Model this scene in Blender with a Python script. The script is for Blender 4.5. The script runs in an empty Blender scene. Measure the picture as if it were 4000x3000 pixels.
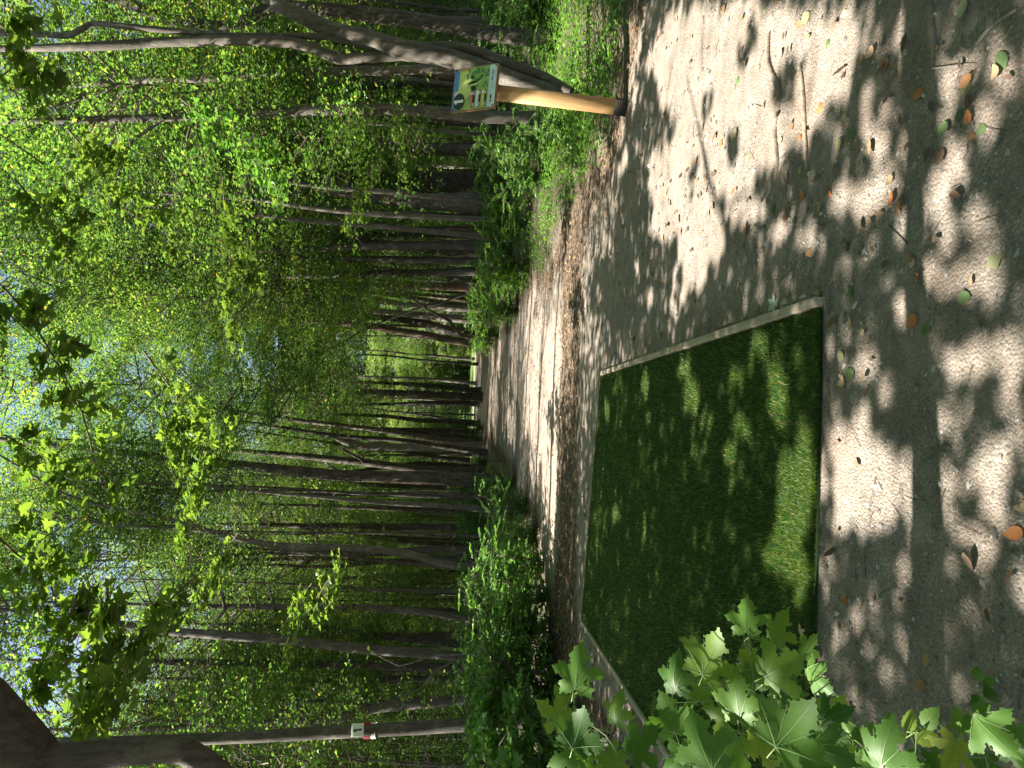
import bpy, math, random
import numpy as np
from mathutils import Vector, Matrix
sc = bpy.context.scene
COL = sc.collection
rnd = random.Random(7)
R = np.random.default_rng(7)

# ------------------------------------------------------------------ camera (phone held on its side)
F_PX, CX, CY = 2800.0, 1500.0, 2000.0
CAM_H = 1.5
P = math.atan(215/2800); TH = math.radians(2.5)
Fw = Vector((0, math.cos(P), -math.sin(P)))
U0 = Vector((0, math.sin(P), math.cos(P))); R0 = Vector((1, 0, 0))
UR = R0*math.cos(TH) + U0*math.sin(TH)
UU = -R0*math.sin(TH) + U0*math.cos(TH)
CAMP = Vector((0, 0, CAM_H))
cam_d = bpy.data.cameras.new('camera'); cam = bpy.data.objects.new('camera', cam_d); COL.objects.link(cam)
cam_d.sensor_width = 36; cam_d.lens = 36*F_PX/4000; cam_d.clip_end = 2000; cam_d.clip_start = 0.05
m = Matrix((-UU, UR, -Fw)).transposed().to_4x4(); m.translation = CAMP
cam.matrix_world = m
sc.camera = cam

# ------------------------------------------------------------------ light
EL = math.radians(50)
SH = Vector((-0.995, 0.10, 0)).normalized()
SUN = Vector((SH.x*math.cos(EL), SH.y*math.cos(EL), math.sin(EL)))
w = bpy.data.worlds.new('World'); sc.world = w; w.use_nodes = True
nt = w.node_tree; sky = nt.nodes.new('ShaderNodeTexSky'); sky.sky_type = 'NISHITA'
sky.sun_disc = False; sky.sun_elevation = EL; sky.sun_rotation = math.atan2(SH.x, SH.y)
sky.dust_density = 1.5
nt.links.new(sky.outputs[0], nt.nodes['Background'].inputs[0]); nt.nodes['Background'].inputs[1].default_value = 0.058
sd = bpy.data.lights.new('sun', 'SUN'); sun = bpy.data.objects.new('sun', sd); COL.objects.link(sun)
sd.energy = 5.0; sd.angle = math.radians(0.53); sd.color = (1, 0.95, 0.86)
sun.rotation_euler = SUN.to_track_quat('Z', 'Y').to_euler(); sun.location = (-20, 0, 30)
sc.view_settings.view_transform = 'Standard'; sc.view_settings.look = 'None'
sc.view_settings.exposure = 2.2; sc.view_settings.gamma = 1
try: sc.view_settings.use_curve_mapping = False
except Exception: pass
sc.render.engine = 'CYCLES'
cy = sc.cycles
cy.max_bounces = 8; cy.diffuse_bounces = 4; cy.glossy_bounces = 2; cy.transmission_bounces = 5; cy.transparent_max_bounces = 8
cy.use_denoising = True; cy.caustics_reflective = False; cy.caustics_refractive = False
cy.sample_clamp_indirect = 6

# ------------------------------------------------------------------ placing: upright photograph pixel -> real place
def raydir(u, v): return Fw + UR*((u-CX)/F_PX) + UU*((CY-v)/F_PX)
def G(u, v, z=0.0):
    d = raydir(u, v); t = (z-CAM_H)/d.z
    return CAMP + d*t
def at(u, v, depth): return CAMP + raydir(u, v)*depth
def GI(x, y, z=0.0): return G(3000-y, x, z)         # photo file coordinates
def AI(x, y, depth): return at(3000-y, x, depth)
def project(p):                                     # (N,3) -> u, v, depth
    q = np.asarray(p) - np.array(CAMP)
    d = q @ np.array(Fw); u = CX + F_PX*(q @ np.array(UR))/d; v = CY - F_PX*(q @ np.array(UU))/d
    return u, v, d

# ------------------------------------------------------------------ mesh helpers
def mesh_np(name, verts, faces, mats, fmat=None, smooth=False):
    verts = np.asarray(verts, dtype=np.float32); me = bpy.data.meshes.new(name)
    me.vertices.add(len(verts)); me.vertices.foreach_set('co', verts.ravel())
    if isinstance(faces, np.ndarray): groups = [faces]
    else: groups = [np.asarray(f) for f in faces]
    loops = np.concatenate([g.ravel() for g in groups]).astype(np.int32)
    tot = np.concatenate([np.full(len(g), g.shape[1]) for g in groups]).astype(np.int32)
    st = np.concatenate([[0], np.cumsum(tot)[:-1]]).astype(np.int32)
    me.loops.add(len(loops)); me.loops.foreach_set('vertex_index', loops)
    me.polygons.add(len(tot)); me.polygons.foreach_set('loop_start', st); me.polygons.foreach_set('loop_total', tot)
    for mt in mats: me.materials.append(mt)
    if fmat is not None: me.polygons.foreach_set('material_index', np.asarray(fmat, dtype=np.int32))
    if smooth: me.polygons.foreach_set('use_smooth', np.ones(len(tot), dtype=bool))
    me.update(calc_edges=True); me.validate()
    return me
class MB:
    """collects shapes for ONE mesh"""
    def __init__(s): s.v = []; s.t = []; s.q = []; s.tm = []; s.qm = []; s.n = 0
    def add(s, v, f, mat=0):
        v = np.asarray(v, dtype=np.float32).reshape(-1, 3); f = np.asarray(f) + s.n
        s.v.append(v); s.n += len(v)
        if f.shape[1] == 3: s.t.append(f); s.tm.append(np.full(len(f), mat))
        else: s.q.append(f); s.qm.append(np.full(len(f), mat))
        return s
    def mesh(s, name, mats, smooth=False):
        g = []; fm = []
        if s.t: g.append(np.concatenate(s.t)); fm.append(np.concatenate(s.tm))
        if s.q: g.append(np.concatenate(s.q)); fm.append(np.concatenate(s.qm))
        return mesh_np(name, np.concatenate(s.v), g, mats, np.concatenate(fm), smooth)
def obj(name, me, parent=None, loc=None):
    o = bpy.data.objects.new(name, me); COL.objects.link(o)
    if parent is not None: o.parent = parent
    if loc is not None: o.location = loc
    return o
def tag(o, label=None, cat=None, group=None, kind=None):
    if label: o['label'] = label
    if cat: o['category'] = cat
    if group: o['group'] = group
    if kind: o['kind'] = kind
    return o
def thing(name, label, cat, loc=(0, 0, 0), rz=0, group=None):
    o = bpy.data.objects.new(name, None); COL.objects.link(o); o.location = loc; o.rotation_euler = (0, 0, rz)
    o.empty_display_size = 0.2
    return tag(o, label, cat, group)
def smooth_path(pts, rad, step):
    pts = [np.array(p, dtype=float) for p in pts]
    P_ = [2*pts[0]-pts[1]] + pts + [2*pts[-1]-pts[-2]]; out = []; ro = []
    for i in range(1, len(P_)-2):
        a, b, c, d = P_[i-1:i+3]; n = max(1, int(np.linalg.norm(c-b)/step))
        for k in range(n):
            t = k/n
            out.append(0.5*((2*b)+(-a+c)*t+(2*a-5*b+4*c-d)*t*t+(-a+3*b-3*c+d)*t**3)); ro.append(rad[i-1]*(1-t)+rad[i]*t)
    out.append(pts[-1]); ro.append(rad[-1])
    return np.array(out), np.array(ro)
def tube(mb, pts, rad, sides=8, step=None, mat=0, rough=0.0, seed=0, cap=True):
    if step: pts, rad = smooth_path(pts, rad, step)
    pts = np.asarray(pts, dtype=float); rad = np.asarray(rad, dtype=float); n = len(pts)
    tan = np.gradient(pts, axis=0); tan /= np.linalg.norm(tan, axis=1)[:, None] + 1e-9
    ref = np.array([0, 1.0, 0.13]) if abs(tan[0][2]) > 0.5 else np.array([0, 0.1, 1.0])
    s1 = np.cross(tan, ref); s1 /= np.linalg.norm(s1, axis=1)[:, None] + 1e-9; s2 = np.cross(tan, s1)
    a = np.linspace(0, 2*np.pi, sides, endpoint=False)
    rr = np.repeat(rad[:, None], sides, 1)
    if rough:
        g = np.random.default_rng(seed); ph = g.uniform(0, 6.28, 6); s = np.arange(n)[:, None]
        rr = rr*(1 + rough*(0.5*np.sin(2*a+ph[0]+s*0.13)+0.35*np.sin(3*a+ph[1]-s*0.21)+0.3*np.sin(s*0.5+ph[2])+0.35*g.normal(size=(n, sides))))
    v = pts[:, None, :] + rr[..., None]*(np.cos(a)[None, :, None]*s1[:, None, :]+np.sin(a)[None, :, None]*s2[:, None, :])
    i = np.arange(n-1)[:, None]*sides; j = np.arange(sides)[None, :]; j2 = (j+1) % sides
    f = np.stack([i+j, i+j2, i+sides+j2, i+sides+j], -1).reshape(-1, 4)
    mb.add(v.reshape(-1, 3), f, mat)
    if cap and sides >= 5:
        top = v[-1]; c = top.mean(0)
        mb.add(np.vstack([top, c]), np.array([[k, (k+1) % sides, sides] for k in range(sides)]), mat)
def box(mb, c, sx, sy, sz, mat=0, M=None, bev=0.0):
    b = bev; hx, hy, hz = sx/2, sy/2, sz/2
    if b <= 0:
        v = np.array([[x, y, z] for x in (-hx, hx) for y in (-hy, hy) for z in (-hz, hz)])
        f = np.array([[0, 1, 3, 2], [4, 6, 7, 5], [0, 4, 5, 1], [2, 3, 7, 6], [0, 2, 6, 4], [1, 5, 7, 3]])
    else:                                            # chamfered vertical (local z) edges and rims
        ring = [(hx-b, -hy), (hx, -hy+b), (hx, hy-b), (hx-b, hy), (-hx+b, hy), (-hx, hy-b), (-hx, -hy+b), (-hx+b, -hy)]
        lay = []
        for z, s in ((-hz, b), (-hz+b, 0), (hz-b, 0), (hz, b)):
            lay += [((x-math.copysign(s, x)), (y-math.copysign(s, y)), z) for x, y in ring]
        v = np.array(lay); f = []
        for L in range(3):
            for k in range(8): f.append([L*8+k, L*8+(k+1) % 8, L*8+8+(k+1) % 8, L*8+8+k])
        for base, o in ((0, -1), (24, 1)):
            q = [base+k for k in range(8)]
            if o < 0: q = q[::-1]
            f += [[q[0], q[1], q[2], q[3]], [q[0], q[3], q[4], q[7]], [q[4], q[5], q[6], q[7]]]
        f = np.array(f)
    if M is not None: v = (np.array(M.to_3x3()) @ v.T).T
    mb.add(v + np.array(c), f, mat)
def unit(a): return a/(np.linalg.norm(a, axis=-1, keepdims=True)+1e-9)
# leaf outlines, x across, y along the midrib, unit length
RHOMB = np.array([[0, 0], [0.30, 0.42], [0, 1.0], [-0.30, 0.42]])
ELLI = np.array([[0, 0], [0.2, 0.18], [0.27, 0.45], [0.17, 0.78], [0, 1.0], [-0.17, 0.78], [-0.27, 0.45], [-0.2, 0.18]])
_h = [(0.0, 0.0), (0.10, -0.10), (0.24, -0.09), (0.43, -0.13), (0.39, 0.0), (0.47, 0.07), (0.36, 0.14), (0.25, 0.19), (0.42, 0.25), (0.56, 0.29),
      (0.70, 0.43), (0.55, 0.46), (0.51, 0.57), (0.37, 0.52), (0.20, 0.48), (0.22, 0.63), (0.31, 0.70), (0.20, 0.78), (0.15, 0.90), (0.08, 0.93)]
MAPLE = np.array(_h + [(0.0, 1.08)] + [(-x, y) for x, y in _h[:0:-1]])
_l = [(0.0, 0.0), (0.2, -0.06), (0.42, -0.08), (0.32, 0.16), (0.66, 0.42), (0.36, 0.50), (0.19, 0.52), (0.24, 0.72), (0.0, 1.08)]
_t = []
for _k in range(len(MAPLE)):
    _a = MAPLE[_k]; _b2 = MAPLE[(_k+1) % len(MAPLE)]; _t.append(_a); _d = _b2-_a; _L = np.hypot(*_d)
    if _L > 0.11 and _k not in (0, len(MAPLE)-1):
        _n = np.array([_d[1], -_d[0]])/_L; _t += [_a+_d*0.42+_n*0.022, _a+_d*0.56-_n*0.014]
MAPLE_T = np.array(_t)
MAPLE_LOW = np.array(_l + [(-x, y) for x, y in _l[-2:0:-1]])
def leaves(mb, c, n, d, size, shape=RHOMB, fold=0.18, mat=0, droop=0.15):
    """many leaves at once: c centres, n normals, d directions (N,3), size (N,)"""
    N = len(c); n = unit(n); d = unit(d - n*(d*n).sum(-1, keepdims=True)); s = np.cross(d, n)
    x = shape[:, 0][None, :, None]; y = shape[:, 1][None, :, None]; sz = np.asarray(size)[:, None, None]
    v = c[:, None, :] + sz*(s[:, None, :]*x + d[:, None, :]*(y-0.4) + n[:, None, :]*(fold*np.abs(x) - droop*(y-0.3)**2))
    k = len(shape)
    if k == 4: loc = np.array([[0, 1, 2], [0, 2, 3]])
    elif shape is ELLI: loc = np.array([[0, 1, 4], [1, 2, 4], [2, 3, 4], [0, 4, 7], [7, 4, 6], [6, 4, 5]])
    else:                                            # fan round a point on the midrib
        ctr = c[:, None, :] + sz*(d[:, None, :]*(0.22-0.4) + n[:, None, :]*0.0)
        v = np.concatenate([v, ctr], 1); loc = np.array([[i, (i+1) % k, k] for i in range(k)]); k += 1
    f = (np.arange(N)[:, None, None]*k + loc[None]).reshape(-1, 3)
    mb.add(v.reshape(-1, 3), f, mat)
def rand_leaf_frames(N, tilt=0.75, g=R):
    n = np.stack([g.normal(0, tilt*0.6, N), g.normal(0, tilt*0.6, N), np.ones(N)], 1)
    a = g.uniform(0, 2*np.pi, N); d = np.stack([np.cos(a), np.sin(a), g.normal(-0.3, 0.25, N)], 1)
    return n, d

# ------------------------------------------------------------------ materials
def new_mat(name):
    mt = bpy.data.materials.new(name); mt.use_nodes = True; nt = mt.node_tree
    for n in list(nt.nodes): nt.nodes.remove(n)
    out = nt.nodes.new('ShaderNodeOutputMaterial'); return mt, nt, out
def N_(nt, t, **k):
    n = nt.nodes.new(t)
    for a, b in k.items(): setattr(n, a, b)
    return n
def ramp(nt, fac, stops):
    r = nt.nodes.new('ShaderNodeValToRGB'); e = r.color_ramp.elements
    while len(e) > 1: e.remove(e[-1])
    e[0].position = stops[0][0]; e[0].color = (*stops[0][1], 1)
    for p, c in stops[1:]:
        x = e.new(p); x.color = (*c, 1)
    if fac is not None: nt.links.new(fac, r.inputs[0])
    return r
def noise(nt, vec, scale, detail=4, rough=0.6):
    n = nt.nodes.new('ShaderNodeTexNoise'); n.inputs['Scale'].default_value = scale; n.inputs['Detail'].default_value = detail
    n.inputs['Roughness'].default_value = rough
    if vec is not None: nt.links.new(vec, n.inputs['Vector'])
    return n
def mixc(nt, fac, a, b, mode='MIX'):
    n = nt.nodes.new('ShaderNodeMix'); n.data_type = 'RGBA'; n.blend_type = mode
    for s, val in ((0, fac), (6, a), (7, b)):
        if isinstance(val, (int, float)): n.inputs[s].default_value = val
        elif isinstance(val, tuple): n.inputs[s].default_value = (*val, 1)
        else: nt.links.new(val, n.inputs[s])
    return n.outputs[2]
def mth(nt, op, a, b=0.0, c=None):
    n = nt.nodes.new('ShaderNodeMath'); n.operation = op
    for i, val in enumerate((a, b) if c is None else (a, b, c)):
        if isinstance(val, (int, float)): n.inputs[i].default_value = val
        else: nt.links.new(val, n.inputs[i])
    return n.outputs[0]
def coords(nt, scale=(1, 1, 1), kind='Object'):
    tc = nt.nodes.new('ShaderNodeTexCoord'); mp = nt.nodes.new('ShaderNodeMapping'); mp.inputs['Scale'].default_value = scale
    nt.links.new(tc.outputs[kind], mp.inputs[0]); return mp.outputs[0]
def bump(nt, h, strength, dist):
    b = nt.nodes.new('ShaderNodeBump'); b.inputs['Strength'].default_value = strength; b.inputs['Distance'].default_value = dist
    nt.links.new(h, b.inputs['Height']); return b.outputs[0]
def leaf_mat(name, stops, trans, tfac=0.42, rough=0.42, spots=False, spec=0.3):
    mt, nt, out = new_mat(name)
    g = N_(nt, 'ShaderNodeNewGeometry'); oi = N_(nt, 'ShaderNodeObjectInfo')
    v = mth(nt, 'FRACT', mth(nt, 'ADD', g.outputs['Random Per Island'], oi.outputs['Random']))
    col = ramp(nt, v, stops).outputs[0]
    if spots:
        sp = noise(nt, coords(nt), 38, 3); m_ = ramp(nt, sp.outputs[0], [(0.0, (0, 0, 0)), (0.66, (0, 0, 0)), (0.74, (1, 1, 1))])
        col = mixc(nt, mth(nt, 'MULTIPLY', m_.outputs[0], 0.5), col, (0.30, 0.22, 0.06))
        n2 = noise(nt, coords(nt), 12, 2); col = mixc(nt, n2.outputs[0], col, mixc(nt, 1.0, col, (1.5, 1.35, 1.2), 'MULTIPLY'))
    pb = N_(nt, 'ShaderNodeBsdfPrincipled'); pb.inputs['Roughness'].default_value = rough
    pb.inputs['Specular IOR Level'].default_value = spec
    nt.links.new(col, pb.inputs['Base Color'])
    tr = N_(nt, 'ShaderNodeBsdfTranslucent'); nt.links.new(mixc(nt, 1.0, col, trans, 'MULTIPLY'), tr.inputs[0])
    mx = N_(nt, 'ShaderNodeMixShader'); mx.inputs[0].default_value = tfac
    nt.links.new(pb.outputs[0], mx.inputs[1]); nt.links.new(tr.outputs[0], mx.inputs[2]); nt.links.new(mx.outputs[0], out.inputs[0])
    return mt
def bark_mat(name, dark, light, lichen, furrow=1.0, scale=1.0):
    mt, nt, out = new_mat(name)
    c = coords(nt, (9*scale, 9*scale, 1.6*scale)); n1 = noise(nt, c, 2.2, 6, 0.65)
    c2 = coords(nt, (1, 1, 0.7)); n2 = noise(nt, c2, 3.2, 4); n3 = noise(nt, c2, 14, 5, 0.7)
    c3 = coords(nt, (1.2, 1.2, 12)); n4 = noise(nt, c3, 3.0, 3)
    col = ramp(nt, n1.outputs[0], [(0.32, dark), (0.52, tuple((a+b)/2 for a, b in zip(dark, light))), (0.68, light)]).outputs[0]
    f = ramp(nt, n2.outputs[0], [(0.5, (0, 0, 0)), (0.62, (1, 1, 1))]).outputs[0]
    f2 = mth(nt, 'MULTIPLY', f, ramp(nt, n3.outputs[0], [(0.42, (0, 0, 0)), (0.6, (1, 1, 1))]).outputs[0])
    col = mixc(nt, mth(nt, 'MULTIPLY', f2, 0.6), col, lichen)
    rings = ramp(nt, n4.outputs[0], [(0.30, (0.55, 0.55, 0.55)), (0.42, (1, 1, 1))]).outputs[0]
    col = mixc(nt, 0.7, col, rings, 'MULTIPLY')
    oi = N_(nt, 'ShaderNodeObjectInfo')
    col = mixc(nt, 1.0, col, ramp(nt, oi.outputs['Random'], [(0, (0.75, 0.75, 0.75)), (1, (1.2, 1.15, 1.1))]).outputs[0], 'MULTIPLY')
    pb = N_(nt, 'ShaderNodeBsdfPrincipled'); pb.inputs['Roughness'].default_value = 0.88
    nt.links.new(col, pb.inputs['Base Color'])
    nt.links.new(bump(nt, mth(nt, 'ADD', mth(nt, 'MULTIPLY', n1.outputs[0], furrow), mth(nt, 'MULTIPLY', n3.outputs[0], 0.3)), 0.9, 0.02*furrow), pb.inputs['Normal'])
    nt.links.new(pb.outputs[0], out.inputs[0]); return mt
def flat_mat(name, col, rough=0.6, var=0.15, nscale=20, spec=0.4, bumpd=0.0):
    mt, nt, out = new_mat(name)
    n = noise(nt, coords(nt), nscale, 4)
    c = ramp(nt, n.outputs[0], [(0.3, tuple(x*(1-var) for x in col)), (0.7, tuple(min(1, x*(1+var)) for x in col))]).outputs[0]
    pb = N_(nt, 'ShaderNodeBsdfPrincipled'); pb.inputs['Roughness'].default_value = rough; pb.inputs['Specular IOR Level'].default_value = spec
    nt.links.new(c, pb.inputs['Base Color'])
    if bumpd: nt.links.new(bump(nt, n.outputs[0], 0.6, bumpd), pb.inputs['Normal'])
    nt.links.new(pb.outputs[0], out.inputs[0]); return mt
def wood_mat(name, a, b, axis=2, scale=1.0):
    mt, nt, out = new_mat(name)
    s = [16*scale]*3; s[axis] = 1.1*scale
    n = noise(nt, coords(nt, tuple(s)), 3.0, 5, 0.6); n2 = noise(nt, coords(nt), 5, 3)
    k = N_(nt, 'ShaderNodeTexVoronoi'); k.inputs['Scale'].default_value = 3.2; nt.links.new(coords(nt, (1.6, 1.6, 1) if axis == 2 else (1, 1, 1)), k.inputs[0])
    c = ramp(nt, n.outputs[0], [(0.3, a), (0.7, b)]).outputs[0]
    kn = ramp(nt, k.outputs['Distance'], [(0.03, (0.3, 0.3, 0.3)), (0.1, (1, 1, 1))]).outputs[0]
    c = mixc(nt, 0.8, c, kn, 'MULTIPLY'); c = mixc(nt, mth(nt, 'MULTIPLY', n2.outputs[0], 0.5), c, tuple(x*0.7 for x in a))
    pb = N_(nt, 'ShaderNodeBsdfPrincipled'); pb.inputs['Roughness'].default_value = 0.65
    nt.links.new(c, pb.inputs['Base Color']); nt.links.new(bump(nt, n.outputs[0], 0.5, 0.003), pb.inputs['Normal'])
    nt.links.new(pb.outputs[0], out.inputs[0]); return mt

TR = (2.0, 2.05, 1.05)
M_crown = leaf_mat('crown_leaf', [(0, (0.035, 0.082, 0.022)), (0.35, (0.062, 0.132, 0.032)), (0.75, (0.11, 0.195, 0.045)), (0.95, (0.15, 0.23, 0.05)), (1, (0.26, 0.21, 0.05))], TR, 0.5, 0.36)
M_crown2 = leaf_mat('crown_leaf_pale', [(0, (0.085, 0.15, 0.035)), (0.5, (0.13, 0.21, 0.05)), (0.9, (0.18, 0.26, 0.065)), (0.96, (0.34, 0.27, 0.06)), (1, (0.4, 0.22, 0.06))], TR, 0.5, 0.36)
M_maple = leaf_mat('maple_leaf', [(0, (0.06, 0.12, 0.03)), (0.6, (0.085, 0.155, 0.035)), (1, (0.13, 0.20, 0.045))], (2.2, 2.0, 0.8), 0.42, 0.36)
M_hero = leaf_mat('sapling_leaf', [(0, (0.03, 0.085, 0.016)), (0.5, (0.075, 0.165, 0.028)), (0.9, (0.14, 0.23, 0.035)), (1, (0.20, 0.26, 0.04))], (2.3, 2.2, 0.8), 0.42, 0.5, True, 0.3)
M_vein = flat_mat('leaf_vein', (0.13, 0.22, 0.07), 0.5, 0.1)
M_shrub = leaf_mat('shrub_leaf', [(0, (0.06, 0.13, 0.035)), (0.6, (0.10, 0.19, 0.05)), (1, (0.16, 0.26, 0.07))], (2.0, 2.3, 0.9), 0.38, 0.38)
M_cover = leaf_mat('cover_leaf', [(0, (0.05, 0.12, 0.02)), (0.6, (0.09, 0.19, 0.03)), (1, (0.14, 0.25, 0.04))], (2.1, 2.2, 0.8), 0.38, 0.45)
M_far = leaf_mat('far_leaf', [(0, (0.12, 0.19, 0.05)), (0.6, (0.18, 0.26, 0.07)), (1, (0.26, 0.32, 0.12))], (1.8, 1.8, 0.9), 0.38, 0.6)
M_bark = bark_mat('bark_smooth', (0.050, 0.043, 0.033), (0.135, 0.116, 0.092), (0.26, 0.245, 0.20), 0.8)
M_bark_d = bark_mat('bark_rough', (0.022, 0.018, 0.014), (0.12, 0.10, 0.082), (0.22, 0.20, 0.165), 1.8)
M_bark_r = bark_mat('bark_reddish', (0.05, 0.032, 0.022), (0.18, 0.12, 0.085), (0.28, 0.24, 0.19), 1.6)
M_bark_m = bark_mat('bark_mottled', (0.045, 0.036, 0.026), (0.13, 0.11, 0.085), (0.26, 0.25, 0.19), 1.0, 2.2)
M_bark_p = bark_mat('bark_pale', (0.10, 0.088, 0.075), (0.30, 0.27, 0.235), (0.36, 0.33, 0.29), 1.2)
M_twig = flat_mat('twig_bark', (0.11, 0.085, 0.06), 0.8, 0.3)
M_stem = flat_mat('green_stem', (0.13, 0.20, 0.05), 0.5, 0.2)
M_root = bark_mat('root_bark', (0.15, 0.115, 0.08), (0.30, 0.245, 0.185), (0.33, 0.28, 0.22), 0.8)

# ------------------------------------------------------------------ ground
def poly(*pts): return np.array([tuple(G(u, v))[:2] for u, v in pts])
def inside(P_, X, Y):
    r = np.zeros(X.shape, bool); j = len(P_)-1
    for i in range(len(P_)):
        xi, yi = P_[i]; xj, yj = P_[j]
        c = ((yi > Y) != (yj > Y)) & (X < (xj-xi)*(Y-yi)/(yj-yi+1e-12)+xi); r ^= c; j = i
    return r
def edge_dist(P_, X, Y):
    d = np.full(X.shape, 1e9)
    for i in range(len(P_)):
        a = P_[i]; b = P_[(i+1) % len(P_)]; ab = b-a; t = np.clip(((X-a[0])*ab[0]+(Y-a[1])*ab[1])/(ab@ab), 0, 1)
        d = np.minimum(d, np.hypot(X-a[0]-t*ab[0], Y-a[1]-t*ab[1]))
    return d
def sd(P_, X, Y): return np.where(inside(P_, X, Y), 1, -1)*edge_dist(P_, X, Y)      # + inside
def wnoise(X, Y, s, seed=0):
    g = np.random.default_rng(seed); r = 0
    for k in range(6):
        a = g.uniform(0, 6.28); f = s*g.uniform(0.6, 1.9); r = r+np.sin((X*math.cos(a)+Y*math.sin(a))*f+g.uniform(0, 6.28))
    return r/3.0
VEG_L = np.array([(-2.6, 60), (-2.5, 24), (-2.45, 15.0), (-2.7, 12.6), (-3.5, 11.3), (-4.6, 10.4), (-7.0, 9.0), (-14, 8.0), (-40, 8.0), (-60, 60)])
VEG_R = np.array([(1.9, 60), (2.0, 34), (2.0, 22), (2.25, 15.5), (2.1, 13.0), (2.25, 10.6), (2.45, 9.2), (2.5, 7.4), (3.3, 6.6), (5.2, 6.2), (9, 5.5), (40, 5.5), (60, 60)])
def veg(X, Y):
    return np.maximum(sd(VEG_L, X, Y), sd(VEG_R, X, Y)) + 0.25*wnoise(X, Y, 2.2, 3)
def litter_w(X, Y):
    L = 0.85*np.exp(-((Y-(9.5+0.12*X))/1.0)**2)                     # drift of dead leaves beyond the tee
    left = 1/(1+np.exp(-(-2.95-X-0.09*(Y-5))*3))*(Y < 11)*(Y > 3.2)
    far = 0.08*(Y > 11) + 0.5*np.exp(-((veg(X, Y))/0.7)**2)
    base = 0.04*(Y < 9)
    base = base+0.10*(X > 0.3)*(Y > 2)*(Y < 8)*(0.5+0.5*wnoise(X, Y, 3.3, 41))
    return np.clip((L*0.9+left+far+base)*(1-0.75*np.clip(veg(X, Y)*2, 0, 1)), 0, 1)
def ground_z(X, Y):
    bank = np.clip(veg(X, Y), 0, 2.5)
    near = np.exp(-((np.hypot(X+1.2, Y-5.5)-0)/3.5)**4)
    return 0.035*wnoise(X, Y, 0.9, 11)*(1-near) + 0.010*wnoise(X, Y, 5.5, 12)*(1-near*0.8) + 0.05*bank*(Y < 60)
def axis(lo, hi, dense_lo, dense_hi, ds, grow=1.12):
    a = list(np.arange(dense_lo, dense_hi, ds)); s = ds; x = a[-1]
    while x < hi: s *= grow; x += s; a.append(x)
    s = ds; x = a[0]
    while x > lo: s *= grow; x -= s; a.insert(0, x)
    return np.array(a)
gx = axis(-300, 300, -6, 7, 0.10); gy = axis(-60, 500, 0, 16, 0.10)
GX, GY = np.meshgrid(gx, gy); GZ = ground_z(GX, GY)
nx, ny = len(gx), len(gy); i = (np.arange(ny-1)[:, None]*nx+np.arange(nx-1)[None]).ravel()
# real pitch: under the tee pad the ground lies lower
PAD = [G(1789, 3217), G(1528, 2355), G(582, 2280), None]
e = (PAD[2]-G(63, 2628)).normalized(); nl = G(666, 3189) - PAD[0]
t = ((PAD[0]-PAD[2]).cross(nl)).z/((-e).cross(nl)).z; PAD[3] = PAD[2]-e*t
PADP = np.array([(p.x, p.y) for p in PAD])
GZ = np.where(inside(PADP, GX, GY) & (edge_dist(PADP, GX, GY) > 0.1), -0.03, GZ)
me = mesh_np('ground', np.stack([GX, GY, GZ], -1).reshape(-1, 3), np.stack([i, i+1, i+nx+1, i+nx], 1), [], smooth=True)
LW = litter_w(GX, GY); VW = np.clip(veg(GX, GY)*1.5+0.3, 0, 1)*(GY < 62); FW = 1/(1+np.exp(-(GY-63)/0.8)); DW = 1/(1+np.exp(-(GY-9.5)/1.0))
ca = me.color_attributes.new('zone', 'FLOAT_COLOR', 'POINT')
ca.data.foreach_set('color', np.stack([LW, VW, FW, DW], -1).astype(np.float32).ravel())
mt, nt, out = new_mat('ground_soil'); at_ = N_(nt, 'ShaderNodeAttribute', attribute_name='zone')
sep = N_(nt, 'ShaderNodeSeparateColor'); nt.links.new(at_.outputs['Color'], sep.inputs[0])
c = coords(nt)
nb = noise(nt, c, 1.3, 5); nf = noise(nt, c, 90, 4, 0.7); nm = noise(nt, c, 11, 5, 0.65)
vo = N_(nt, 'ShaderNodeTexVoronoi'); vo.inputs['Scale'].default_value = 95; nt.links.new(c, vo.inputs[0])
vo2 = N_(nt, 'ShaderNodeTexVoronoi'); vo2.inputs['Scale'].default_value = 190; nt.links.new(c, vo2.inputs[0])
stone = ramp(nt, vo.outputs['Color'], [(0.1, (0.125, 0.114, 0.10)), (0.5, (0.235, 0.216, 0.19)), (0.9, (0.38, 0.36, 0.325))]).outputs[0]
stone2 = ramp(nt, vo2.outputs['Color'], [(0.1, (0.125, 0.11, 0.094)), (0.9, (0.32, 0.29, 0.25))]).outputs[0]
silt = ramp(nt, nf.outputs[0], [(0.3, (0.19, 0.152, 0.125)), (0.7, (0.34, 0.285, 0.242))]).outputs[0]
pk = ramp(nt, nb.outputs[0], [(0.42, (0, 0, 0)), (0.6, (1, 1, 1))]).outputs[0]
gravel = mixc(nt, mth(nt, 'MULTIPLY_ADD', pk, 0.6, 0.32), mixc(nt, 0.5, stone2, stone), silt)
gravel = mixc(nt, 0.5, gravel, ramp(nt, nm.outputs[0], [(0.3, (0.55, 0.52, 0.49)), (0.65, (1.15, 1.12, 1.08))]).outputs[0], 'MULTIPLY')
gravel = mixc(nt, 0.8, gravel, ramp(nt, noise(nt, c, 3.7, 5, 0.6).outputs[0], [(0.33, (0.68, 0.64, 0.60)), (0.6, (1.1, 1.08, 1.06))]).outputs[0], 'MULTIPLY')
vl = N_(nt, 'ShaderNodeTexVoronoi'); vl.inputs['Scale'].default_value = 26; vl.inputs['Randomness'].default_value = 1; nt.links.new(c, vl.inputs[0])
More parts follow.
